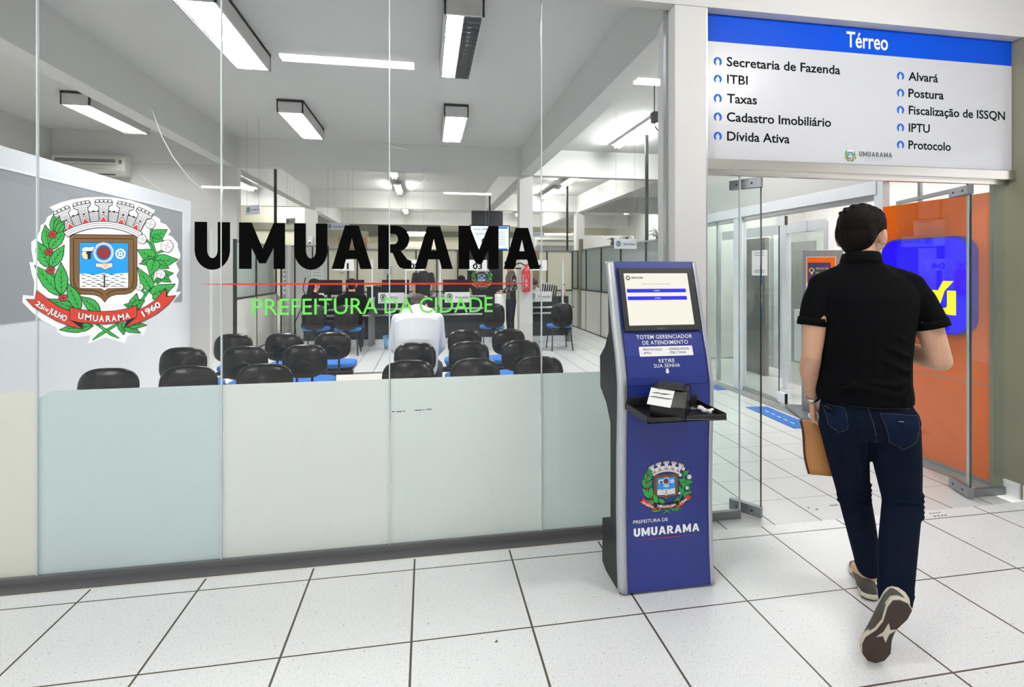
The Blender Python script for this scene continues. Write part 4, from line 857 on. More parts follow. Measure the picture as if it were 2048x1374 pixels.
# floor dirt, tags on the threshold
f = Flat(lambda x, y, l=0: (x, y, .0012)); 
for k in range(4): f.line([(3.06+k*.022, 2.635), (3.075+k*.022, 2.637)], .006)
for k in range(4): f.line([(3.05+k*.026, 2.60), (3.07+k*.026, 2.603)], .007)
o = f.build('printed_tape', M['navy'], label='tiny blue printed marks on the floor tile before the right glass leaf', cat='floor marking')
f = Flat(lambda x, y, l=0: (x, y, .0013))
random.seed(5)
for cx_, cy_ in ((2.42, 2.80), (2.39, 2.83), (2.55, 2.83), (2.57, 2.83), (2.59, 2.835), (2.93, 2.82), (.28, 2.02), (2.0, 3.35)):
    for k in range(3): a = random.uniform(0, 6); f.disc(cx_+random.uniform(-.008, .008), cy_+random.uniform(-.006, .006), random.uniform(.004, .008), 0, ry=random.uniform(.002, .005), n=8)
f.build('floor_scuffs', M['sole_dark'], label='dark scuffs and bits of dirt on the floor around the entrance', cat='dirt', kind='stuff')
f = Flat(lambda x, y, l=0: (x, y, .0013)); f.line([(1.63, 2.655), (1.85, 2.668)], .006); f.line([(1.62, 2.64), (1.88, 2.650)], .006); f.build('adhesive_tape', M['white'], label='white tape remnants on the floor before the left sidelight', cat='tape')
# ------------------------------------------------------------------ fire extinguisher
fe = empty('fire_extinguisher', (1.965, 9.86, 1.07), label='red fire extinguisher hung on the white pillar', cat='fire extinguisher')
MB().lathe([(0, 0), (.07, .005), (.085, .03), (.085, .40), (.07, .45), (.03, .48), (.025, .51)], n=20).build('cylinder', M['red_ext'], fe)
MB().box(-.03, .03, -.02, .02, .51, .54).tube([(0, 0, .54), (.05, -.03, .57)], .009).tube([(0, 0, .53), (.06, -.03, .53)], .008).build('valve', M['red_ext'], fe)
MB().tube([(-.02, 0, .53), (-.12, .0, .58), (-.20, .0, .56), (-.235, .01, .50), (-.20, .01, .47), (-.10, .01, .47)], .012, 8).build('hose', M['black'], fe)
f = Flat(lambda x, z, l=0: (x, -math.sqrt(max(.0866**2-x*x, 0))-.001, z)); f.poly([(-.035, .30), (.035, .30), (.035, .36), (-.035, .36)], 1)
for k in range(7): f.line([(-.03, .27-.028*k), (.03-.01*(k % 3), .27-.028*k)], .012, 0)
f.build('label', [M['c_white'], M['sole_white']], fe)
f = Flat(lambda x, z, l=0: (-.062+x*.4, -.061-x*.3-.002, z)); f.text('PÓ QUÍMICO', 0, .05, .035, .3, 0, bold=.03, rot=PI/2); f.build('side_lettering', M['c_white'], fe)
# ------------------------------------------------------------------ hanging television, direction signs
tv = empty('television', (2.03-.30, 12.9, 1.0), label='wall television hanging before the dark column showing the call list', cat='television')
tvx, tvz = 1.06, 2.32
tv.location = (1.62, 12.9, 2.34)
box('case', -.52, .52, 0, .06, -.33, .33, M['black_plastic'], tv, .006); box('bracket', -.02, .02, .03, .06, .33, 1.08, M['black_metal'], tv)
box('screen', -.49, .49, -.003, 0, -.30, .30, M['tv_white'], tv)
f = Flat(plane_y(-.003, .001)); f.poly([(.13, .24), (.46, .24), (.46, .29), (.13, .29)], 0).poly([(.13, -.27), (.46, -.27), (.46, -.30), (.13, -.30)], 0).poly([(-.49, -.28), (.08, -.28), (.08, -.30), (-.49, -.30)], 0)
f.text('Senha C004803', -.42, .20, .045, .46, 1).text('GUICHÊ 01', -.36, .08, .045, .36, 1); f.disc(-.15, -.08, .07, 1, r0=.04); f.text('UMUARAMA', -.24, -.2, .025, .18, 1)
for k in range(6): f.text('GUICHE 0%d' % (k % 4+1), .22, .14-k*.065, .025, .17, 1)
f.build('screen_content', [M['tv_blue'], M['screen_grey']], tv)
def hang(x, y, z, w_, h, s, lb, rz=0, cord=True):
    t = empty('hanging_sign', (x, y, z), rz, label=lb, cat='sign', group='department signs hung from the ceiling'); box('plate', -w_/2, w_/2, 0, .01, 0, h, M['white_frame'], t)
    f = Flat(plane_y(0, .002)); crest_small(f, -w_/2+h*.45, h*.52, h*.26, 1, 0, 2); (f.text(s, -w_/2+h*.95, h*.38, h*.24, w_-h*1.1, 0, bold=.01) if s else f.scribble(-w_/2+h*.95, h*.5, w_-h*1.2, h*.13, 0, 3)); f.build('print', [M['grey_text'], M['leaf'], M['c_blue']], t)
    MB().tube([(-w_/2+.03, .005, h), (-w_/2+.03, .005, 3.94-z)], .0022, 5).tube([(w_/2-.03, .005, h), (w_/2-.03, .005, 3.94-z)], .0022, 5).build('cord', M['label_grey'], t)
hang(-1.98, 12.0, 2.42, .50, .16, 'Dívida Ativa', 'white hanging sign reading Dívida Ativa behind the letter A'); hang(3.0, 7.3, 1.83, .36, .15, 'Alvará e Postura', 'white hanging sign reading Alvará e Postura at the right by the pier')
hang(-2.75, 8.7, 2.40, .32, .15, '', 'tilted white hanging sign nearest the alcove wall', -.55); hang(-3.15, 12.6, 2.58, .30, .15, '', 'small tilted white hanging sign beside the concrete column', -.6); hang(2.70, 12.2, 2.33, .40, .12, '', 'white hanging sign right of the white pillar, partly hidden')
# notices on partitions
def notice(x, y, z, w_, h, lb, lines=3, axis='y', m='paper', txt=None):
    t = empty('paper_notice', (x, y, z), 0, label=lb, cat='notice')
    if axis == 'y':
        box('sheet', -w_/2, w_/2, -.003, 0, 0, h, M[m], t); f = Flat(plane_y(-.003, .001))
        if txt:
            for k, s in enumerate(txt): f.text(s, 0, h*(.72-.26*k), h*.13, w_*.8*min(1, len(s)/9), align='c')
        else:
            for k in range(lines): f.line([(-w_*.36, h*(.85-.7*k/max(1, lines-1))), (w_*.3, h*(.85-.7*k/max(1, lines-1)))], h*.05)
        f.build('print', M['grey_text'], t)
notice(-2.32, 11.46, 1.32, .24, .26, 'white notice ATENDIMENTO SOMENTE COM SENHA on the cubicle wall', txt=('ATENDIMENTO', 'SOMENTE', 'COM SENHA'))
notice(-2.92, 11.30, 1.0, .11, .55, 'tall narrow white notice strip beside the open office door', 5)
notice(-.93, 12.96, 1.40, .28, .22, 'white notice on the screen wall behind the letter A', 4)
notice(-2.04, 12.96, 1.4, .12, .25, 'small white notice on the screen wall above the long-haired woman', 3)
box('notice_board', 2.55, 2.98, 13.14, 13.177, 1.02, 2.02, M['beige_board'], label='tall beige notice board right of the white pillar', cat='board')
# small ceiling and column devices
t = empty('security_camera', (-3.43, 15.97, 2.3), label='small white dome camera on the grey concrete column', cat='camera'); MB().rbox(-.06, .06, -.05, 0, .10, .24, .02).build('mount', M['white_frame'], t); MB().sphere((0, -.05, .04), .07, 16, 10).build('dome', M['white_frame'], t); MB().sphere((0.01, -.11, .03), .028, 10, 8).build('lens', M['black'], t)
t = empty('security_camera', (2.90, 6.10, 3.47), label='small black camera on its cable at the top right of the glass beside the pier', cat='camera'); MB().box(-.035, .035, -.05, .05, -.07, .07).build('body', M['black_plastic'], t, .01); MB().tube([(0, 0, -.07), (.02, 0, -.13), (.10, .02, -.2), (.16, .03, -.26)], .008, 6).tube([(0, 0, .07), (0, 0, .48)], .006, 6).build('cable', M['black'], t)
# ------------------------------------------------------------------ air conditioners
def aircon(x, y, z, w_, h, lb):
    t = empty('air_conditioner', (x, y, z), label=lb, cat='air conditioner', group='split air conditioners'); d = .24
    MB().prism([(0, 0), (-d*.75, 0), (-d, h*.22), (-d, h*.85), (-d*.8, h), (0, h)], -w_/2, w_/2, 'x').build('housing', M['ac_white'], t, .008)
    box('grille', -w_/2+.06, w_/2-.14, -d-.004, -d+.004, h*.60, h*.76, M['ac_dark'], t); MB().prism([(-d*.78, h*.02), (-d*.95, h*.19), (-d*.92, h*.20), (-d*.74, h*.03)], -w_/2+.15, w_/2-.16, 'x').build('outlet_flap', M['black_trim'], t)
    box('display', w_/2-.085, w_/2-.045, -d-.003, -d+.003, h*.55, h*.74, M['ac_dark'], t); box('front_line', -w_/2+.06, w_/2-.14, -d-.003, -d+.003, h*.47, h*.49, M['ac_dark'], t)
aircon(-5.72, 10.0, 3.15, 1.12, .36, 'white wall air conditioner above the white wall at the left'); aircon(5.3, 20.0, 2.45, 1.9, .36, 'far white air conditioner at the right behind the hanging sign')
box('wall_far_partition', 4.0, 8.6, 20.0, 20.1, 0, 2.95, M['wall_white'], **ST)
# cardboard boxes on the screen wall top, plants on the right partition
for x, wd, lb in ((-1.95, .34, 'left brown cardboard box on top of the screen wall behind the letter A'), (-1.58, .30, 'right brown cardboard box on top of the screen wall behind the letter A')):
    o = box('cardboard_box', -wd/2, wd/2, -.12, .12, 0, .28, M['cardboard'], None, .004, label=lb, cat='box', group='boxes on the screen wall'); o.location = (x, 13.0, 2.041)
def plant(x, y, z, lb):
    t = empty('potted_plant', (x, y, z), label=lb, cat='plant', group='small plants along the partition top'); MB().lathe([(.035, 0), (.05, .08), (.045, .08)], n=12).build('pot', M['ac_dark'], t); mm = MB(); random.seed(int(y*10))
    for k in range(14):
        a = random.uniform(0, 6.28); r = random.uniform(.08, .24); h = random.uniform(.06, .20); p0 = Vector((0, 0, .07)); p2 = Vector((r*math.cos(a)*.5, r*math.sin(a), h)); p1 = (p0+p2)/2+Vector((0, 0, .05)); mm.tube([p0, p1, p2], .004, 4)
        d = (p2-p1).normalized(); s = d.cross(Vector((0, 0, 1))).normalized()*.022; mm.add([p2-s, p2+d*.06, p2+s, p2-d*.03], [(0, 1, 2, 3)])
    mm.build('leaves', M['leaf'], t)
for y, lb in ((9.45, 'small leafy plant on the partition top, nearest the hanging sign'), (10.25, 'middle small leafy plant on the partition top'), (7.99+.12, 'small leafy plant at the near end of the partition by the pier')): plant(3.92, y, 2.041, lb)
# ------------------------------------------------------------------ bank: illuminated sign, poster stand, door notices
ls = empty('illuminated_sign', (3.868, 3.335, 1.39), label='glowing blue rounded-square bank sign with yellow lettering on the orange wall', cat='sign')
rr = rrect(-.36, -.365, .36, .365, .13, 8)
MB().prism(rr, -.062, -.0, 'x').build('case', mat('sign_case', '2a1fb0', .3, coat=.5), ls, .01)
MB().prism(rrect(-.345, -.35, .345, .35, .12, 8), -.068, -.060, 'x').build('face', lamp_mat('sign_glow', '2716f2', .95), ls)
f = Flat(lambda y, z, l=0: (-.0695-.001*l, -y, z)); f.text('itaú', -.315, -.205, .235, .575, 0, bold=.035); f.build('lettering', lamp_mat('sign_yellow', 'fff21a', 1.0), ls)
ps = empty('poster_stand', (4.05, 4.62, .012), -.35, label='grey poster stand with orange and purple opening-hours poster inside the bank entrance', cat='stand')
box('base', -.28, .28, -.25, .25, 0, .025, M['steel_grey'], ps, .004); box('panel', -.19, .19, -.02, .02, .025, 1.70, M['steel_grey'], ps, .004); box('poster', -.16, .12, -.026, -.021, 1.16, 1.63, M['paper'], ps)
f = Flat(plane_y(-.026, .001)); f.poly([(-.155, 1.36), (.115, 1.36), (.115, 1.625), (-.155, 1.625)], 0); f.up(); f.poly([(-.145, 1.37), (.07, 1.37), (.07, 1.57), (-.145, 1.57)], 1); f.up(); f.text('abertos das', -.07, 1.50, .025, .12, 2).text('10h às 16h', -.07, 1.45, .025, .11, 2); f.disc(-.11, 1.49, .025, 2, r0=.017); f.poly([(-.125, 1.475), (-.095, 1.475), (-.11, 1.44)], 2)
f.build('poster_print', [M['orange'], mat('purple', '3a2a66', .4), mat('yellow_print', 'e8d23a', .5)], ps)
t = empty('paper_notice', (3.895, 5.40, 1.44), label='white paper notice taped on the bank glass door', cat='notice'); box('sheet', -.003, 0, -.14, .14, 0, .30, M['paper'], t)
f = Flat(lambda y, z, l=0: (-.0045, -y, z)); 
for z in (.27, .24, .06, .04): f.line([(-.09, z), (.09, z)], .007)
f.build('print', M['grey_text'], t)
t = empty('door_handle', (3.893, 5.18, 0)); 
bpy.data.objects.remove(t)
# ------------------------------------------------------------------ people
V3 = Vector
def cone(mb, p0, r0, p1, r1, n=14, k=6):
    """tapered limb with round ends"""
    p0, p1 = V3(p0), V3(p1); d = (p1-p0).normalized(); up = V3((0, 0, 1)) if abs(d.z) < .9 else V3((0, 1, 0)); a = d.cross(up).normalized(); b = a.cross(d); rings = []
    for i in range(1, 4): t = PI/2*i/4; rings.append((p0-d*r0*math.cos(t), r0*math.sin(t)))
    rings += [(p0, r0), (p0.lerp(p1, .5), (r0+r1)/2), (p1, r1)]
    for i in range(3, 0, -1): t = PI/2*i/4; rings.append((p1+d*r1*math.cos(t), r1*math.sin(t)))
    mb.loft([[c+a*r*math.cos(2*PI*j/n)+b*r*math.sin(2*PI*j/n) for j in range(n)] for c, r in rings])
def limb(mb, pts, rs):
    for i in range(len(pts)-1): cone(mb, pts[i], rs[i], pts[i+1], rs[i+1])
def stack(mb, secs, n=20):
    """torso from elliptical sections (x,y,z,rx,ry[,pitch])"""
    mb.loft([[V3((x+rx*math.cos(2*PI*j/n), y+ry*math.sin(2*PI*j/n), z)) for j in range(n)] for x, y, z, rx, ry in secs])
def tstack(mb, pts, n=20, side=V3((1, 0, 0))):
    """elliptical sections along a bent spine: (point, r_side, r_depth)"""
    rings = []
    for i, (p, rx, ry) in enumerate(pts):
        q0 = V3(pts[max(i-1, 0)][0]); q1 = V3(pts[min(i+1, len(pts)-1)][0]); d = (q1-q0).normalized(); f = d.cross(side).normalized()
        rings.append([V3(p)+side*rx*math.cos(2*PI*j/n)+f*ry*math.sin(2*PI*j/n) for j in range(n)])
    mb.loft(rings)
def organic(mb, name, mt, parent, vox=.006, sm=4, **kw):
    me = mb.mesh('tmp', mt); o = bpy.data.objects.new('tmp', me); C.objects.link(o)
    r = o.modifiers.new('r', 'REMESH'); r.mode = 'VOXEL'; r.voxel_size = vox; r.use_smooth_shade = True
    s = o.modifiers.new('s', 'SMOOTH'); s.iterations = sm; s.factor = .5
    dg = bpy.context.evaluated_depsgraph_get(); dg.update(); m2 = bpy.data.meshes.new_from_object(o.evaluated_get(dg))
    bpy.data.objects.remove(o); bpy.data.meshes.remove(me); m2.name = name
    if not m2.materials: m2.materials.append(mt)
    for p in m2.polygons: p.use_smooth = True
    return link(name, m2, parent, **kw)
def hand(mb, w, d, nrm, side, curl=.5, sc=1.0, spread=.0):
    w, d, nrm, side = V3(w), V3(d).normalized(), V3(nrm).normalized(), V3(side).normalized()
    for q in (-.028, -.010, .010, .028): cone(mb, w+side*q*.55*sc, .014*sc, w+d*.082*sc+side*q*sc, .012*sc)
    for i, (q, L) in enumerate(((.030, .072), (.010, .082), (-.010, .076), (-.029, .060))):
        p = w+d*.085*sc+side*q*sc; a = 0
        for s_, r in ((.45, .0085), (.30, .008), (.25, .0072)):
            a += curl*(1+.12*i)*(1.0 if s_ > .4 else 1.2); v = d*math.cos(a)+nrm*math.sin(a); p2 = p+v*L*s_*sc; cone(mb, p, r*sc, p2, r*.93*sc, 10); p = p2
    p = w+d*.025*sc+side*.022*sc
    for L, v, r in ((.040, d*.55+side*.75+nrm*.25, .0125), (.030, d*.8+side*.3+nrm*.5, .010), (.024, d*.8+side*.0+nrm*.6, .0088)):
        p2 = p+v.normalized()*L*sc; cone(mb, p, r*sc, p2, r*.92*sc, 10); p = p2
def head_in(mb, Mx):
    def e(c, r): mb.sphere(c, r, 18, 12, Mx)
    e((0, -.008, .022), (.074, .094, .092)); e((0, .035, -.005), (.064, .062, .075)); e((0, .040, -.058), (.048, .048, .046)); e((0, .060, -.088), (.026, .026, .020))
    e((0, .098, -.012), (.011, .014, .024)); e((0, .106, -.026), (.015, .012, .010)); e((0, .086, -.056), (.024, .010, .009)); e((0, .080, .026), (.050, .018, .012))
    for s in (-1, 1): e((s*.080, -.004, -.010), (.013, .019, .032)); e((s*.088, -.014, .002), (.008, .012, .024)); e((s*.040, .060, -.022), (.022, .022, .020))
def head_parts(root, Mx, hairmat, vox=.006, long_=False, tufts=60, beard=False):
    h = MB(); e = lambda c, r: h.sphere(c, r, 18, 12, Mx)
    e((0, -.012, .044), (.084, .104, .087)); e((0, -.046, -.010), (.069, .054, .066)); e((0, -.038, -.042), (.054, .048, .045)); e((0, .030, .074), (.068, .066, .050))
    for s in (-1, 1): e((s*.0665, .032, .0), (.008, .009, .022)); e((s*.058, -.050, .010), (.016, .034, .050))
    random.seed(4)
    for k in range(tufts):
        t = random.uniform(.45, PI/2); a = random.uniform(0, 2*PI)
        c = (.078*math.cos(t)*math.cos(a), -.012+.098*math.cos(t)*math.sin(a), .044+.083*math.sin(t)); e(c, (.013, .022, .008))
    if long_:
        e((0, -.060, -.06), (.078, .050, .11)); e((0, -.075, -.17), (.082, .045, .13)); e((.02, -.08, -.27), (.065, .035, .10))
    organic(h, 'hair', hairmat, root, vox, 5)
    if vox < .008:
        ey = MB()
        for s in (-1, 1): ey.sphere((s*.031, .078, .004), (.012, .010, .008), 12, 8, Mx)
        ey.build('eyes', M['white'], root)
        ey = MB()
        for s in (-1, 1): ey.sphere((s*.031, .0865, .004), (.005, .003, .005), 10, 6, Mx)
        ey.build('irises', M['black'], root)
def HM(loc, yaw=0, pitch=0, roll=0): return Matrix.Translation(loc) @ Matrix.Rotation(yaw, 4, 'Z') @ Matrix.Rotation(pitch, 4, 'X') @ Matrix.Rotation(roll, 4, 'Y')

# ---- the man walking in, seen from behind
mn = empty('person', (1.88, 1.90, 0), -math.radians(22), label='man in black polo shirt and dark jeans walking away holding a brown folder', cat='person')
hm = HM((-.004, .030, 1.648), -.80, -.20, 0) @ Matrix.Scale(1.07, 4)
b = MB(); head_in(b, hm); cone(b, (-.028, -.012, 1.50), .062, (-.008, .012, 1.60), .058)
stack(b, [(0, 0, .80, .12, .08), (0, 0, .95, .15, .095), (0, 0, 1.15, .16, .10), (0, 0, 1.32, .175, .105), (0, 0, 1.44, .15, .08), (-.02, -.01, 1.53, .065, .06)])
limb(b, [(-.160, 0, 1.43), (-.210, -.035, 1.28), (-.228, -.045, 1.13)], [.050, .048, .038]); limb(b, [(-.228, -.045, 1.13), (-.222, .0, 1.06), (-.178, .090, .915)], [.039, .040, .027])
limb(b, [(.155, 0, 1.43), (.225, -.02, 1.27), (.258, -.04, 1.125)], [.052, .051, .042]); limb(b, [(.258, -.04, 1.125), (.250, .02, 1.125), (.13, .22, 1.18)], [.042, .045, .029])
hand(b, (-.176, .098, .905), (.03, .05, -1), (.9, -.35, 0), (.3, .9, 0), .62, 1.0); hand(b, (.125, .225, 1.18), (-.7, .55, .25), (-.3, -.6, -.6), (-.1, -.2, .95), .45)
limb(b, [(-.09, 0, .86), (-.01, .10, .49), (.085, .175, .10)], [.08, .05, .038]); limb(b, [(.10, 0, .86), (.135, 0, .51), (.0, -.235, .20)], [.08, .05, .038])
cone(b, (.085, .175, .09), .036, (.09, .30, .05), .03); cone(b, (.0, -.24, .19), .036, (-.08, -.25, .07), .03)
organic(b, 'body', M['skin'], mn, .0055, 4); head_parts(mn, hm, M['hair'], .0055)
# polo
s_ = MB(); stack(s_, [(-.008, -.004, .935, .184, .125), (-.010, -.004, .97, .186, .126), (-.012, -.006, 1.02, .180, .120), (-.014, -.006, 1.10, .181, .122), (-.014, -.006, 1.20, .188, .128), (-.008, -.006, 1.30, .197, .132), (-.004, -.008, 1.38, .203, .128), (-.004, -.008, 1.43, .190, .112), (-.008, -.010, 1.475, .150, .090), (-.018, -.010, 1.515, .095, .075), (-.022, -.008, 1.545, .072, .070)])
limb(s_, [(-.160, 0, 1.435), (-.196, -.015, 1.36), (-.216, -.028, 1.30)], [.060, .060, .055]); limb(s_, [(.155, 0, 1.435), (.196, -.008, 1.37), (.228, -.022, 1.30)], [.062, .063, .058])
limb(s_, [(-.06, -.005, 1.487), (-.17, 0, 1.432)], [.055, .058]); limb(s_, [(.03, -.005, 1.487), (.165, 0, 1.432)], [.055, .060])
for x, z, r in ((.02, .99, .16), (-.05, 1.01, .17), (.0, 1.03, .17)): s_.tube([(x-.1, -.118, z), (x-.03, -.126, z+.008), (x+.05, -.126, z-.002), (x+.10, -.112, z+.012)], .008, 8)
for z0 in (1.08, 1.14, 1.2): s_.tube([(.13, -.085, z0), (.08, -.118, z0+.02), (.02, -.128, z0+.05)], .0075, 8)
sh = organic(s_, 'polo_shirt', M['shirt_black'], mn, .0065, 5)
cl = MB(); rg = []
for i in range(25):
    a = 2*PI*i/24; q = []
    for z, r in ((1.523, .079), (1.545, .077), (1.572, .070), (1.574, .065), (1.545, .069), (1.520, .070)): q.append(V3((-.022+r*math.cos(a), -.006+r*1.0*math.sin(a), z+(.010 if math.sin(a) < 0 else -.015)*abs(math.sin(a)))))
    rg.append(q)
cl.loft(rg, cap=False); cl.build('collar', M['shirt_black'], sh)
for c, d, r in (((-.221, -.030, 1.270), (-.15, -.09, -1), .0565), ((.236, -.026, 1.270), (.26, -.12, -1), .0600)):
    q = V3(d).normalized(); Mx = Matrix.Translation(c) @ q.to_track_quat('Z', 'Y').to_matrix().to_4x4(); MB().lathe([(r-.006, -.022), (r+.001, -.022), (r+.002, .010), (r-.002, .012), (r-.008, .012)], n=28, M=Mx).build('sleeve_cuff', M['shirt_black'], sh)
# jeans
j = MB(); stack(j, [(-.004, 0, .975, .158, .105), (-.002, 0, .94, .168, .112), (.002, -.004, .90, .182, .120), (.004, -.006, .86, .188, .124), (.004, -.004, .81, .178, .118), (.0, 0, .78, .14, .09)])
j.sphere((-.082, -.052, .868), (.088, .072, .085)); j.sphere((.088, -.052, .868), (.092, .074, .088))
limb(j, [(-.086, -.004, .82), (-.058, .035, .68), (-.012, .095, .50), (.03, .125, .34), (.082, .168, .13)], [.098, .082, .066, .061, .051]); limb(j, [(.096, -.004, .82), (.118, .0, .68), (.137, .0, .51), (.075, -.10, .37), (.012, -.215, .215)], [.102, .088, .070, .067, .057])
for kx, ky_, kz, r in ((-.012, .095, .50, .069), (.137, -.004, .51, .073)):
    for q in (-.04, -.018, .004, .026, .048): j.tube([(kx+r*math.cos(a)*.98, ky_+r*math.sin(a)*.98-.001, kz+q+.004*math.sin(3*a)) for a in [PI+PI*i/8 for i in range(9)]], .0055, 6)
for ax, ay, az, r in ((.080, .166, .14, .052), (.020, -.20, .235, .058)):
    for q in (0, .02): j.tube([(ax+r*math.cos(a), ay+r*math.sin(a), az+q) for a in [2*PI*i/16 for i in range(17)]], .005, 6)
jn = organic(j, 'jeans', M['jeans'], mn, .006, 3)
me = jn.data; bt = BVHTree.FromPolygons([v.co.copy() for v in me.vertices], [tuple(p.vertices) for p in me.polygons])
def onback(x, z, off=.002, d=(0, 1, 0), o=(0, -1, 0)):
    hit = bt.ray_cast(V3((x+o[0], o[1], z)), V3(d)); p = hit[0] if hit[0] else V3((x, -.12, z)); nn = hit[1] if hit[0] else V3((0, -1, 0)); return p+nn*off
def patch(pts, name, mt, off=.003, o=(0, -1, 0), d=(0, 1, 0)):
    cx_ = sum(p[0] for p in pts)/len(pts); cz_ = sum(p[1] for p in pts)/len(pts); mm = MB(); R = []
    dp = []
    for i in range(len(pts)):
        a, c = pts[i], pts[(i+1) % len(pts)]; n = max(1, int(math.dist(a, c)/.012)); dp += [(a[0]+(c[0]-a[0])*k/n, a[1]+(c[1]-a[1])*k/n) for k in range(n)]
    for s in (1, .8, .6, .4, .2, .02): R.append([onback(cx_+(x-cx_)*s, cz_+(z-cz_)*s, off, d, o) for x, z in dp])
    mm.loft(R, cap=False); q = mm.build(name, mt, jn)
    st = MB(); st.tube([onback(cx_+(x-cx_)*.94, cz_+(z-cz_)*.94, off+.001, d, o) for x, z in dp+[dp[0]]], .0009, 4); st.build('stitching', M['stitch'], q) if 0 else st.build('pocket_stitching', M['stitch'], jn)
patch([(-.005, .918), (.148, .912), (.152, .80), (.098, .760), (.036, .795)], 'back_pocket', M['denim_lite']); patch([(-.178, .925), (-.118, .925), (-.112, .84), (-.135, .815), (-.165, .835)], 'back_pocket', M['denim_lite'])
sm_ = MB(); sm_.tube([onback(-.040+.035*t, .935-.15*t, .001) for t in [k/8 for k in range(9)]], .0012, 4); sm_.tube([onback(-.15+.03*k, .932, .001) for k in range(11)], .001, 4); sm_.build('seam', M['stitch'], jn)
MB().box(.066, .084, -.001, .001, 0, .0025).build('pocket_tag', M['label_grey'], jn).location = onback(0.0, .885, .003)
# watch
Mx = Matrix.Translation((-.184, .080, .925)) @ V3((.30, .60, -.9)).to_track_quat('Z', 'Y').to_matrix().to_4x4(); MB().lathe([(.0305, -.009), (.033, -.009), (.034, 0), (.033, .009), (.0305, .009)], n=26, M=Mx).build('wristwatch', M['steel'], mn)
# shoes
def shoe(name, Mx, parent, sc=1.0):
    out = [(-.033, -.10), (-.030, -.135), (-.012, -.148), (.014, -.148), (.032, -.132), (.034, -.09), (.021, -.025), (.027, .02), (.046, .075), (.042, .115), (.022, .142), (-.004, .147), (-.028, .13), (-.042, .095), (-.044, .06), (-.026, .012), (-.021, -.035)]
    o2 = offset(out, .003); t = empty(name, (0, 0, 0)); t.parent = parent; Ms = Mx @ Matrix.Scale(sc, 4)
    MB().prism(out, 0, .010, 'z', Ms).build('outsole', M['sole_dark'], t); MB().prism(o2, .008, .028, 'z', Ms, True).build('midsole', M['sole_white'], t)
    f = Flat(lambda x, y, l=0: Ms @ V3((x, y, -.0006*(l+1)))); f.poly([(-.010, -.045), (.006, -.02), (.024, -.035), (.010, .0), (.014, .040), (-.004, .018), (-.022, .034), (-.010, .0)]); f.build('sole_mark', M['sole_white'], t)
    u = MB(); R = []
    for y, wd, h, z0 in ((-.146, .012, .060, .03), (-.135, .030, .082, .02), (-.10, .036, .088, .018), (-.05, .036, .086, .018), (0, .034, .082, .018), (.035, .038, .070, .018), (.075, .044, .056, .018), (.11, .040, .045, .018), (.135, .022, .036, .018), (.146, .006, .030, .02)):
        R.append([Ms @ V3((wd*math.cos(a), y, z0+(h-z0)*max(0, math.sin(a))**.7 if math.sin(a) > 0 else z0)) for a in [2*PI*k/20 for k in range(20)]])
    u.loft(R); u.build('upper', M['shoe'], t)
    return t
shoe('shoe', Matrix.Translation((.098, .262, 0.002)) @ Matrix.Rotation(-.22, 4, 'Z'), mn)
dY = V3((-.075, .055, -.235)).normalized(); dn = V3((.10, 1, .18)); dZ = (dn-dY*dn.dot(dY)).normalized(); dX = dY.cross(dZ)
Ms = Matrix((dX, dY, dZ)).transposed().to_4x4(); Ms.translation = V3((-.068, -.325, .145)); shoe('shoe', Ms, mn, 1.0)
sk_ = MB(); cone(sk_, (.0, -.25, .235), .042, (-.045, -.275, .175), .040); sk_.build('sock', M['sole_white'], mn)
# folder held in the left hand
fo = empty('folder', (1.88, 1.90, 0), -math.radians(22), label='brown cardboard folder with a round white label carried in the walking man\'s left hand', cat='folder')
fm = MB(); R = []
for k in range(9):
    t = k/8; z = .800-.245*t; y = .125+.012*math.sin(t*PI*1.4); xl = -.212+.034*t+.006*math.sin(t*6); xr_ = xl+.150+.012*t
    R.append([V3((xl, y, z)), V3(((xl+xr_)/2, y-.004, z)), V3((xr_, y+.03, z)), V3((xr_, y+.046, z)), V3(((xl+xr_)/2, y+.014, z)), V3((xl, y+.018, z))])
fm.loft(R, smooth=True); fm.build('cover', M['folder'], fo)
MB().tube([(r[0].x-.001, r[0].y+.009, r[0].z) for r in R], .0075, 8).build('spine_edge', M['folder_edge'], fo)
f = Flat(lambda x, z, l=0: (x, .125+.012*math.sin((.80-z)/.245*PI*1.4)-.0055-.0+(x+.115)*.12, z)); f.disc(-.088, .665, .014, 0, ry=.019, n=20); f.build('round_label', M['c_white'], fo)
kk = MB(); random.seed(2)
for k in range(6): kk.sphere((-.168+random.uniform(-.012, .012), .110+random.uniform(-.01, .01), .818+random.uniform(-.015, .018)), (.012, .008, .014), 7, 5)
kk.build('plastic_wrap', M['white'], fo)

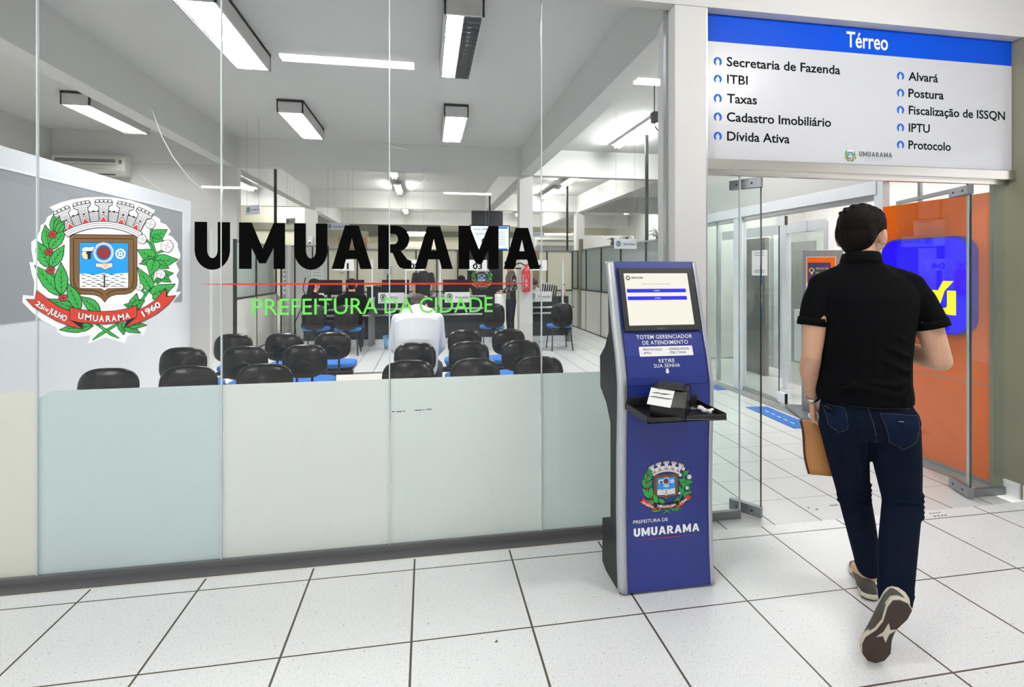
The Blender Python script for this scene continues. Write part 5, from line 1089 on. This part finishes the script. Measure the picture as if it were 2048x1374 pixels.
# ---- other people
def figure(label, loc, rz, spine, head, arms, legs, shirt, pants, hairmat, skin='skin_lt', vox=.011, sleeves='long', long_hair=False, bulk=1.0, hands=True, name='person'):
    r = empty(name, loc, rz, label=label, cat='person'); hx = HM(*head); b = MB(); head_in(b, hx); hc = hx.to_translation(); nk = V3(spine[-1][0])
    cone(b, nk, .058, tuple(nk.lerp(hc, .65)), .052); tstack(b, [(p, a*.88*bulk, c*.88*bulk) for p, a, c in spine])
    for i, a in enumerate(arms):
        limb(b, a, [.045, .038, .026]); w_ = V3(a[-1]); d = (w_-V3(a[-2])).normalized()
        if hands: sd = V3((0, 0, 1)) if abs(d.z) < .7 else V3((0, 1, 0)); sd = (sd-d*sd.dot(d)).normalized(); hand(b, tuple(w_), d, sd.cross(d), sd, .35)
    for l in legs: limb(b, l, [.07, .05, .036]+[.03]*(len(l)-3))
    organic(b, 'body', M[skin], r, vox, 2); head_parts(r, hx, M[hairmat], vox, long_hair, 24)
    s = MB(); tstack(s, [(p, a*bulk, c*bulk) for p, a, c in spine])
    for a in arms:
        if sleeves == 'long': limb(s, a, [.062*bulk, .050, .036])
        else: limb(s, [a[0], tuple(V3(a[0]).lerp(V3(a[1]), .62))], [.064*bulk, .056])
    organic(s, 'shirt', M[shirt], r, vox, 3)
    p = MB(); p0 = V3(spine[0][0]); tstack(p, [(tuple(p0+V3((0, 0, .04))), spine[0][1]*.96, spine[0][2]*.96), (tuple(p0-V3((0, 0, .06))), spine[0][1]*1.0, spine[0][2]*1.02)])
    for l in legs: limb(p, l[:3], [.092, .066, .052])
    organic(p, 'trousers', M[pants], r, vox, 2)
    for l in legs:
        a = V3(l[2]); Mx = Matrix.Translation((a.x, a.y+.07, max(0, a.z-.09))); shoe('shoe', Mx, r)
    return r
def stand(h=1.0, lean=0): return [((0, 0, .90*h), .155, .105), ((0, 0, 1.05*h), .150, .10), ((0, 0, 1.22*h), .175, .115), ((0, 0, 1.36*h), .185, .11), ((0, 0, 1.43*h), .14, .085), ((0, 0, 1.49*h), .07, .065)]
SL = [[(-.09, 0, .86), (-.09, .02, .48), (-.09, 0, .09)], [(.09, 0, .86), (.09, .02, .48), (.09, 0, .09)]]
def seated(dx=.10): return [[(-dx, 0, .50), (-dx-.06, .42, .50), (-dx-.05, .46, .10)], [(dx, 0, .50), (dx+.06, .42, .50), (dx+.05, .46, .10)]]
figure('seated man in a white long-sleeved shirt, head bowed forward, on the second-row bench', (-.08, 4.92, 0), 0,
    [((0, -.02, .52), .18, .13), ((0, -.045, .66), .19, .135), ((0, -.02, .82), .20, .14), ((0, .06, .98), .215, .14), ((0, .14, 1.075), .17, .11), ((0, .20, 1.11), .075, .07)], ((0, .285, 1.135), 0, -.75, 0),
    [[(-.19, .09, 1.02), (-.225, .10, .76), (-.13, .34, .58)], [(.19, .09, 1.02), (.225, .10, .76), (.13, .34, .58)]], seated(.13), 'shirt_white', 'navy', 'hair_brown', vox=.008, bulk=1.03)
figure('standing man in a dark grey T-shirt at the second counter, seen from behind', (-.06, 11.55, 0), .1, stand(1.0), ((0, .02, 1.62), 0, -.15, 0),
    [[(-.18, 0, 1.40), (-.24, .0, 1.12), (-.20, -.10, .98)], [(.18, 0, 1.40), (.24, .0, 1.12), (.19, .12, .95)]], SL, 'tee_dark', 'black', 'hair', sleeves='short')
figure('woman with long dark hair and black top seated at the first counter', (-2.06, 9.66, 0), -.35, [((0, 0, .50), .17, .13), ((0, .02, .65), .155, .12), ((0, .04, .85), .165, .115), ((0, .06, 1.0), .165, .10), ((0, .07, 1.06), .12, .08), ((0, .08, 1.10), .06, .06)], ((0, .10, 1.22), -.5, -.1, 0),
    [[(-.16, .06, 1.0), (-.21, .10, .78), (-.20, .36, .80)], [(.16, .06, 1.0), (.21, .12, .80), (.10, .40, .82)]], seated(), 'black', 'navy', 'hair', long_hair=True)
figure('person with short dark hair and black jacket seated beside the long-haired woman', (-1.33, 9.52, 0), .10, [((0, 0, .50), .19, .14), ((0, .02, .65), .185, .135), ((0, .04, .85), .20, .13), ((0, .05, 1.0), .21, .12), ((0, .06, 1.07), .16, .09), ((0, .07, 1.11), .07, .065)], ((0, .09, 1.225), 0, -.15, 0),
    [[(-.20, .05, 1.0), (-.26, .08, .76), (-.17, .36, .80)], [(.20, .05, 1.0), (.26, .08, .76), (.15, .36, .80)]], seated(), 'black', 'navy', 'hair')
figure('man in a light blue shirt standing inside the office doorway at the left', (-3.52, 12.3, 0), -1.2, stand(.99), ((0, .02, 1.61), 0, -.1, 0), [[(-.18, 0, 1.38), (-.24, -.02, 1.12), (-.22, .10, .92)], [(.18, 0, 1.38), (.24, -.02, 1.12), (.22, .12, .92)]], SL, 'light_blue_shirt', 'navy', 'hair_brown')
sm2 = mat('striped_shirt', '23242a', .8); t_ = NT(sm2); tc_ = t_.new('ShaderNodeTexCoord'); sx_ = t_.new('ShaderNodeSeparateXYZ'); t_.l.new(tc_.outputs['Object'], sx_.inputs[0]); st_ = t_.math('GREATER_THAN', t_.math('SINE', t_.math('MULTIPLY', sx_.outputs[0], 190)), .72)
t_.l.new(t_.mix(st_, lin('1d1e24'), lin('b9b2a8')), t_.n['Principled BSDF'].inputs['Base Color']); M['striped_shirt'] = sm2
figure('man in a dark striped shirt standing half hidden behind the white pillar holding a paper', (1.755, 10.43, 0), 1.65, stand(1.0), ((0, .03, 1.60), .3, -.35, 0), [[(-.18, 0, 1.38), (-.24, -.02, 1.14), (-.17, .20, 1.06)], [(.18, 0, 1.38), (.24, -.02, 1.12), (.18, .20, 1.02)]], SL, 'striped_shirt', 'navy', 'hair')
pp = MB(); R = []
for k in range(8): t = k/7; R.append([V3((0, 0, -.42*t)), V3((.10, -.02-.03*math.sin(t*3), -.42*t-.03*t)), V3((.21, -.03*t, -.42*t-.08*t)), V3((.21, -.03*t+.002, -.42*t-.08*t)), V3((.10, -.018-.03*math.sin(t*3), -.42*t-.03*t)), V3((0, .002, -.42*t))])
pp.loft(R); pp.build('paper_sheet', M['paper'], label='curved white paper sheet hanging from the hand of the striped-shirt man', cat='paper').location = (1.37, 10.13, 1.02)
figure('clerk with bowed head and light top behind the rightmost counter', (2.45, 11.62, 0), PI, [((0, 0, .50), .17, .13), ((0, .0, .68), .16, .12), ((0, .06, .88), .18, .12), ((0, .12, 1.02), .18, .10), ((0, .15, 1.08), .13, .08), ((0, .18, 1.11), .06, .06)], ((0, .25, 1.19), 0, -.6, 0),
    [[(-.17, .11, 1.02), (-.23, .16, .82), (-.12, .42, .80)], [(.17, .11, 1.02), (.23, .16, .82), (.12, .42, .80)]], seated(), 'shirt_white', 'navy', 'hair_brown')
figure('clerk behind the monitor left of the crest panel, only dark hair and forehead showing', (.80, 11.65, 0), PI, [((0, 0, .50), .17, .13), ((0, .0, .68), .16, .12), ((0, .02, .88), .175, .12), ((0, .04, 1.04), .175, .10), ((0, .05, 1.10), .13, .08), ((0, .06, 1.14), .06, .06)], ((0, .08, 1.26), .3, -.1, 0),
    [[(-.17, .04, 1.04), (-.23, .08, .82), (-.14, .38, .80)], [(.17, .04, 1.04), (.23, .08, .82), (.14, .38, .80)]], seated(), 'beige_board', 'navy', 'hair')
# office chairs on which the two clerks sit
for x, y, lb in ((2.45, 11.62, 'office chair of the clerk behind the rightmost counter'), (.80, 11.65, 'office chair of the clerk left of the crest panel')):
    o = tree_copy(ch0); o.location = (x, y+.02, 0); o.rotation_euler = (0, 0, PI); tag(o, lb, 'chair', 'client chairs at the counters')
# emblem on the dark column
ec = empty('emblem_print', (2.0, 12.7, 1.0)); bpy.data.objects.remove(ec)
bd = empty('emblem_board', (1.22, 12.4, 0), label='dark glass panel with the coloured city crest behind counter three', cat='board'); box('board', -.22, .58, 0, .03, 0, 2.0, M['dark_blue_panel'], bd)
cr = empty('crest_print', (0, 0, 0)); cr.parent = bd; crest(cr, lambda x, y, l=0: (.14+(x-735)*.00055, -.002-.0002*l, 1.30+(620-y)*.00058), backing=False, detail=0)
cs = empty('crest_print', (0, 0, 0)); cs.parent = sg; crest(cs, lambda x, y, l=0: (Xs(2.625)-sx+(x-735)*.000085, -.0305-.00002*l, Zs(2.222)-sz+(620-y)*.000085), backing=False, detail=0)
